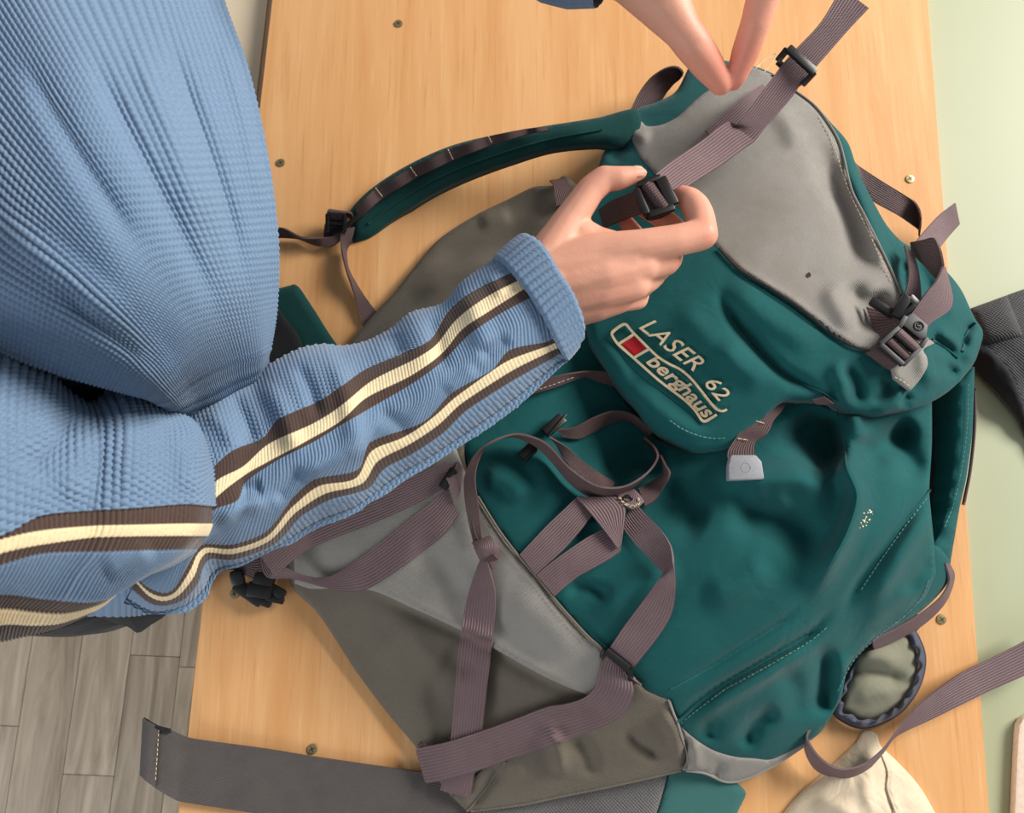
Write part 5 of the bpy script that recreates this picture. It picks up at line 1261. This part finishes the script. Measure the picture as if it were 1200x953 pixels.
fore = [
 [(190, 500), (208, 470), (242, 449), (269, 445), (295, 443), (319, 426), (352, 409), (379, 404), (401, 406), (428, 401), (458, 386), (482, 367), (519, 356), (542, 331), (562, 316), (586, 299), (600, 290)],
 [(215, 590), (250, 549), (274, 528), (307, 515), (327, 492), (374, 471), (398, 455), (428, 434), (475, 414), (505, 398), (525, 367), (552, 344), (603, 319), (612, 316)],
 [(215, 612), (252, 566), (284, 548), (314, 522), (368, 497), (398, 478), (435, 448), (488, 421), (512, 404), (535, 376), (569, 350), (609, 329), (618, 326)],
 [(212, 632), (248, 589), (284, 559), (314, 542), (351, 522), (398, 495), (428, 468), (482, 441), (519, 414), (542, 387), (576, 364), (614, 340), (622, 336)],
 [(210, 645), (248, 600), (277, 588), (287, 566), (327, 539), (368, 518), (401, 498), (441, 475), (482, 451), (519, 424), (549, 394), (582, 371), (621, 350), (630, 346)],
 [(195, 665), (235, 620), (275, 605), (305, 575), (345, 556), (395, 530), (430, 500), (485, 474), (525, 443), (565, 410), (600, 385), (632, 370), (640, 365)],
 [(158, 676), (175, 689), (193, 695), (205, 688), (220, 660), (228, 644), (240, 638), (273, 638), (310, 624), (333, 596), (340, 586), (368, 562), (418, 551), (431, 520), (495, 495), (529, 461), (576, 434), (597, 411), (640, 401), (648, 397)],
 [(160, 679), (176, 694), (193, 699), (207, 692), (223, 668), (231, 650), (241, 642), (273, 643), (312, 629), (336, 601), (345, 592), (374, 570), (416, 561), (436, 529), (475, 512), (509, 488), (535, 465), (582, 431), (603, 420), (641, 406), (650, 402)],
 [(160, 683), (176, 699), (193, 704), (210, 697), (227, 676), (234, 657), (243, 648), (274, 649), (315, 634), (341, 606), (350, 598), (381, 579), (424, 567), (443, 541), (480, 521), (513, 499), (540, 474), (590, 441), (609, 430), (645, 412), (653, 408)],
 [(155, 690), (176, 706), (194, 709), (215, 702), (231, 684), (238, 664), (247, 655), (276, 655), (320, 638), (345, 613), (354, 604), (386, 586), (430, 573), (450, 550), (485, 531), (520, 507), (546, 482), (595, 450), (614, 439), (648, 419), (656, 414)],
 [(150, 700), (176, 714), (196, 714), (220, 706), (238, 690), (246, 674), (258, 664), (282, 658), (322, 640), (357, 618), (380, 606), (417, 592), (445, 571), (470, 553), (500, 536), (540, 510), (570, 490), (608, 462), (630, 443), (654, 423), (662, 418)]]
wrn = folded(hf, [([(300, 440), (330, 480), (350, 540)], .005, 12), ([(270, 455), (290, 500), (300, 530)], -.006, 10), ([(345, 420), (365, 460), (375, 500)], -.005, 9), ([(380, 408), (400, 440), (420, 520), (430, 545)], .006, 13), ([(460, 390), (470, 420)], -.004, 12), ([(500, 365), (512, 395), (520, 440)], -.005, 11), ([(545, 335), (560, 380), (575, 420)], .004, 13), ([(440, 480), (470, 500), (480, 520)], -.003, 10),
    ([(350, 560), (400, 535), (430, 515)], .005, 12), ([(320, 590), (345, 560), (360, 550)], -.005, 9), ([(255, 620), (285, 595), (320, 590)], .005, 10), ([(280, 575), (310, 570)], -.004, 10), ([(560, 420), (600, 395)], -.004, 9), ([(520, 460), (560, 430)], .003, 9), ([(240, 480), (262, 500), (280, 530)], .004, 10), ([(575, 320), (590, 350)], .003, 9)])
NU = 760
x, y, h, vv, t, R, ah, tp, bt = tube(fore, NU, [70, 14, 12, 14, 20, 28, 9, 8, 8, 8, 34], [(0, .190), (.3, .178), (1, .168)], .95, wrn)
G = P(x, y, h)
col, kind = stripe_cols(NU, vv, [(1, 2, BROWN, 1), (2, 3, CREAM, 2), (3, 4, BROWN, 1), (4, 6, BLUE, 3), (6, 7, BROWN, 1), (7, 8, CREAM, 2), (8, 9, BROWN, 1)])
G = knit(G, kind, vv, NU, .0026, .0031)
U = under(tp, bt, ah, R)
Gc = np.concatenate([G, U], 1); col = np.concatenate([col, np.broadcast_to(BLUE, (NU, U.shape[1], 4))], 1)
cen = Gc[0].mean(0); Gc = np.concatenate([np.stack([cen + (Gc[0] - cen) * q for q in (.1, .5, .85)]), Gc], 0)
col = np.concatenate([np.broadcast_to(BLUE, (3,) + col.shape[1:]), col], 0)
grid_obj('sleeve', Gc, col, KNIT, sweater, True)['label'] = 'right forearm sleeve with two brown and cream stripes'

upper = [
 [(-160, 375), (-60, 396), (0, 410), (48, 432), (76, 462), (108, 477), (138, 456), (160, 461), (188, 478), (215, 491), (236, 507)],
 [(-160, 470), (-60, 480), (0, 484), (60, 490), (120, 494), (180, 500), (225, 515), (245, 532)],
 [(-160, 570), (-60, 560), (0, 558), (100, 548), (180, 548), (225, 552), (250, 562)],
 [(-160, 660), (-60, 641), (0, 626), (44, 605), (134, 598), (215, 592), (249, 594)],
 [(-160, 668), (-60, 647), (0, 631), (50, 622), (111, 617), (180, 615), (246, 614)],
 [(-160, 690), (-60, 666), (0, 648), (41, 639), (111, 630), (207, 628), (240, 628)],
 [(-160, 702), (-60, 677), (0, 661), (48, 648), (122, 646), (185, 644), (229, 642)],
 [(-160, 715), (-60, 695), (0, 680), (60, 672), (120, 668), (165, 664), (200, 660)],
 [(-160, 725), (-60, 704), (0, 694), (55, 700), (115, 702), (165, 674)],
 [(-160, 745), (-60, 725), (0, 713), (40, 716), (74, 717), (116, 706), (140, 690)],
 [(-160, 765), (-60, 745), (0, 731), (40, 731), (70, 728), (112, 712), (128, 700)],
 [(-160, 785), (-60, 762), (0, 751), (40, 742), (70, 734), (105, 718), (120, 708)]]
NU2 = 560
uw = folded(hf, [([(110, 470), (150, 520), (170, 585)], .004, 30), ([(85, 478), (60, 520), (20, 560)], -.006, 18), ([(110, 480), (100, 530), (70, 590)], .005, 18), ([(200, 500), (215, 540), (215, 580)], .004, 14), ([(180, 640), (120, 670)], .004, 12)])
x, y, h, vv, t, R, ah, tp, bt = tube(upper, NU2, [60, 60, 50, 12, 10, 12, 18, 20, 10, 9, 16], [(0, .36), (.35, .345), (.7, .295), (1, .235)], .8, uw)
uu = np.linspace(0, 1, NU2)[:, None]
h = h - .03 * np.clip((uu - .93) / .07, 0, 1) ** 2.2
G = P(x, y, h)
col, kind = stripe_cols(NU2, vv, [(3, 4, BROWN, 1), (4, 5, CREAM, 2), (5, 6, BROWN, 1), (6, 8, BLUE, 3), (8, 9, BROWN, 1), (9, 10, CREAM, 2), (10, 12, BROWN, 1)])
G = knit(G, kind, vv, NU2, .0030, .0042, 3.0)
U = under(tp, bt, ah, R, squash=.7)
Gc = np.concatenate([G, U], 1); col = np.concatenate([col, np.broadcast_to(BLUE, (NU2, U.shape[1], 4))], 1)
# the end turns under into the bend of the elbow
cen = Gc[-1].mean(0); extra = []
for k, (s, dz) in enumerate(((.93, -.006), (.75, -.016), (.4, -.022))):
    e = cen + (Gc[-1] - cen) * s; e[:, 2] += dz; e[:, 0] -= .012 * (k + 1); extra.append(e)
Gc = np.concatenate([Gc, np.stack(extra)], 0); col = np.concatenate([col, np.broadcast_to(col[-1:], (3,) + col.shape[1:])], 0)
grid_obj('upper_sleeve', Gc, col, KNIT, sweater, True)

# the garment round the body, from the hip up to the shoulders
def ring_tube(name, secs, parent, ribs=96, per=5):
    c = cr(np.array(secs, float)[:, [2, 0, 1, 3, 4]], 120); m = ribs * per; th = np.arange(m) / m * 2 * math.pi
    d = .0016 * rib(np.arange(m) / per)
    G = np.stack([c[:, 1, None] + (c[:, 3, None] + d) * np.cos(th), c[:, 2, None] + (c[:, 4, None] + d) * np.sin(th), np.broadcast_to(c[:, 0, None], (len(c), m))], -1)
    return grid_obj(name, G, np.broadcast_to(BLUE, G.shape[:2] + (4,)).copy(), KNIT, parent, True)
hy0 = P(175, 741, -.12)[1]
ring_tube('sweater_back', [(-.48, hy0 + .19, T - .085, .172, .165), (-.48, hy0 + .19, T + .0, .178, .168), (-.49, .14, T + .12, .17, .175), (-.48, .17, T + .25, .155, .19), (-.45, .20, T + .36, .125, .20), (-.42, .21, T + .44, .085, .12), (-.41, .21, T + .475, .062, .07)], sweater)

# cloth gathered deep in the armpit, between the body and the sleeve
c6 = np.array(cv[6][1:], float); a0 = np.array(upper[0], float)
gus = [[(p[0], p[1] - 22, p[2] - .035) for p in c6[:-1]], [(p[0], p[1] + 4, p[2] - .085) for p in c6[:-1]], [(p[0], p[1] + 10, .22 - .0002 * max(0, p[0])) for p in a0[1:]], [(p[0], p[1] + 40, .27 - .0002 * max(0, p[0])) for p in a0[1:]]]
G2, vv = across(gus, 120, 24)
G = P(G2[..., 0], G2[..., 1], G2[..., 2]); nr = grid_normals(G)
G = G + nr * (.0014 * rib(np.arange(G.shape[1])[None, :] / 6.0))[..., None]
grid_obj('armpit_gusset', G, np.broadcast_to(BLUE, G.shape[:2] + (4,)).copy(), KNIT, sweater)

# cuff
cuffc = [[(577, 305), (594, 289), (611, 276)], [(588, 309), (606, 294), (624, 278)], [(601, 322), (620, 306), (640, 292)], [(620, 346), (638, 332), (656, 319)], [(637, 374), (654, 358), (672, 344)], [(650, 400), (667, 388), (683, 374)], [(656, 412), (672, 400), (683, 390)], [(661, 420), (668, 412), (676, 402)]]
NU3 = 60
x, y, h, vv, t, R, ah, tp, bt = tube(cuffc, NU3, [8, 20, 28, 28, 26, 14, 8], [(0, .169), (1, .171)], 1.02)
G = P(x, y, h); nr = grid_normals(G)
if nr[30, 60, 2] < 0: nr = -nr
ul = np.concatenate([np.zeros((1, G.shape[1])), np.cumsum(np.linalg.norm(np.diff(G, axis=0), axis=2), 0)])
jj = np.arange(G.shape[1])[None, :] / 8.0
env = np.minimum(1, np.minimum(np.linspace(0, 1, NU3), np.linspace(1, 0, NU3)) * 12)[:, None]
G = G + nr * (.0023 * rib(jj, .7) + .0001 * np.sin(2 * math.pi * (ul / .0032 + .5 * np.abs(jj % 1 - .5))) * rib(jj) + .0016 * env)[..., None]
U = under(tp, bt, ah, R, squash=1.0)
Gc = np.concatenate([G, U], 1)
ce = Gc[-1].mean(0); inn = np.stack([ce + (Gc[-1] - ce) * s + (Gc[-8] - Gc[-1]) * q for s, q in ((.95, .1), (.88, .6), (.85, 2.0))])
c0_ = Gc[0].mean(0); inn0 = np.stack([c0_ + (Gc[0] - c0_) * s for s in (.86, .95)])
Gc = np.concatenate([inn0, Gc, inn], 0)
grid_obj('cuff', Gc, np.broadcast_to(BLUE, Gc.shape[:2] + (4,)).copy(), KNIT, sweater, True)

# hem of the sweater at the hip, below the elbow
hemc = [[(96, 690, .02), (92, 712, -.005), (90, 721, -.02)], [(142, 690, .05), (142, 706, .035), (142, 722, .0)], [(175, 680, .055), (174, 700, .045), (173, 719, .008)], [(205, 670, .06), (205, 690, .05), (205, 710, .014)], [(236, 660, .055), (238, 676, .045), (237, 694, .020)], [(252, 650, .045), (254, 660, .04), (250, 676, .02)]]
G2, vv = across(hemc, 70, 40)
G = P(G2[..., 0], G2[..., 1], G2[..., 2]); nr = grid_normals(G)
if nr[30, 100, 2] < 0: nr = -nr
G = G + nr * (.0014 * rib(np.arange(G.shape[1])[None, :] / 8.0))[..., None]
low = G[::-1].copy(); low[..., 2] -= .012; low[..., 0] -= .004
Gc = np.concatenate([G, low], 0)
grid_obj('hem', Gc, np.broadcast_to(BLUE, Gc.shape[:2] + (4,)).copy(), KNIT, sweater)

# left sleeve and cuff, reaching in at the top
def arm_tube(name, pts, rad, ribs, nv_per, cross, parent, pitch=.0034):
    c = cr(np.array(pts, float), 160); n = len(c); r = np.interp(np.linspace(0, 1, n), np.linspace(0, 1, len(rad)), rad)
    tg = np.gradient(c, axis=0); tg /= np.linalg.norm(tg, axis=1, keepdims=True)
    a = np.cross(tg, [0, 0, 1.0]); a /= np.linalg.norm(a, axis=1, keepdims=True); b = np.cross(a, tg)
    m = ribs * nv_per; th = np.arange(m) / m * 2 * math.pi
    rr = r[:, None] + .0012 * rib(np.arange(m)[None, :] / nv_per)
    G = c[:, None] + rr[..., None] * (np.cos(th)[None, :, None] * a[:, None] + np.sin(th)[None, :, None] * b[:, None])
    return grid_obj(name, G, np.broadcast_to(BLUE, G.shape[:2] + (4,)).copy(), KNIT, parent, True)
wv = wr_l; dl = (wv - el_l) / np.linalg.norm(wv - el_l)
cu_end = P(720, -50, .29)
arm_tube('left_sleeve', [sh_l + np.array([-.04, -.03, .0]), (sh_l + el_l) / 2, el_l, P(560, -140, .285), P(640, -95, .29)], [.075, .06, .05, .043, .038], 40, 5, 0, sweater)
arm_tube('cuff', [P(636, -88, .29), P(678, -68, .29), cu_end], [.038, .040, .037, .030], 24, 6, 0, sweater)

# trousers and shoes
def ell_tube(name, secs, mat, parent, m=36):
    """secs: (x, y, z, rx, ry)"""
    c = cr(np.array(secs, float)[:, [2, 0, 1, 3, 4]], 50)
    c = cr(np.array(secs, float), 50) if False else c
    th = np.arange(m) / m * 2 * math.pi; V = []; 
    for (z, x_, y_, rx, ry) in c:
        V += [(x_ + rx * math.cos(t_), y_ + ry * math.sin(t_), z) for t_ in th]
    n = len(c); F_ = [(i * m + k, i * m + (k + 1) % m, (i + 1) * m + (k + 1) % m, (i + 1) * m + k) for i in range(n - 1) for k in range(m)]
    F_.append(tuple(range(m))); F_.append(tuple((n - 1) * m + k for k in reversed(range(m))))
    bm = bmesh.new(); o = link(name, V, F_, mat, parent); bm.from_mesh(o.data); bmesh.ops.recalc_face_normals(bm, faces=bm.faces); bm.to_mesh(o.data); bm.free(); o.data.shade_smooth()
    return o
hipc = P(175, 741, -.12); hy = hipc[1]
trousers = ell_tube('trousers', [(-.45, hy + .19, T - .02, .13, .185), (-.44, hy + .19, T - .10, .14, .192), (-.45, hy + .19, T - .20, .14, .185), (-.47, hy + .19, T - .27, .12, .17)], BLACKC, person)
for s in (-1, 1):
    yk = pel[1] + s * .10
    ell_tube('trouser_leg', [(-.45, hy + .19 + s * .09, T - .18, .105, .092), (-.48, yk, .44, .075, .075), (-.53, yk + s * .01, .10, .062, .062)], BLACKC, trousers)
    ell_tube('shoe', [(-.47, yk + s * .01, .005, .14, .046), (-.475, yk + s * .01, .04, .135, .046), (-.51, yk + s * .01, .075, .09, .042), (-.53, yk + s * .01, .10, .05, .04)], BLACKC, person)
# folded pocket edge of the trousers below the hem
zp = tps([(115, 722, -.03), (150, 735, -.05), (162, 741, -.06), (200, 738, -.07), (236, 738, -.07), (160, 715, -.02), (236, 700, -.03), (200, 700, -.02)])
def free_panel(name, ol, zf, mat, parent, thick):
    ol = smooth_outline(ol, 3); w = P(ol[:, 0], ol[:, 1], zf(ol[:, 0], ol[:, 1])); lo = w.copy(); lo[:, 2] -= thick
    n = len(w); cen = w.mean(0) + np.array([0, 0, .008]); V = np.vstack([w, lo, cen[None]])
    s = np.sum(w[:, 0] * np.roll(w[:, 1], -1) - np.roll(w[:, 0], -1) * w[:, 1])
    F_ = [(i, (i + 1) % n, 2 * n) for i in range(n)] + [(i, i + n, (i + 1) % n + n, (i + 1) % n) for i in range(n)]
    if s < 0: F_ = [f[::-1] for f in F_]
    return link(name, V, F_, mat, parent, uvs=V[:, :2])
free_panel('pocket_edge', [(108, 718, 'c'), (130, 729), (150, 735), (160, 742, 'c'), (171, 734), (190, 720), (190, 700, 'c'), (130, 700, 'c')], zp, BLACKC, trousers, .01)
# hair of the head beyond the frame
ha = bmesh.new(); bmesh.ops.create_uvsphere(ha, u_segments=28, v_segments=18, radius=.097)
for v in list(ha.verts):
    if v.co.x > .055 and v.co.z < .03: ha.verts.remove(v)
mh = bpy.data.meshes.new('hair'); ha.to_mesh(mh); ha.free(); mh.shade_smooth(); mh.materials.append(fabric('brown_hair', srgb(60, 42, 30), srgb(84, 60, 44), wrinkle=.8))
ho = bpy.data.objects.new('hair', mh); COL.objects.link(ho); ho.parent = person; ho.location = tuple(head + np.array([.0, 0, .052]) - ploc)
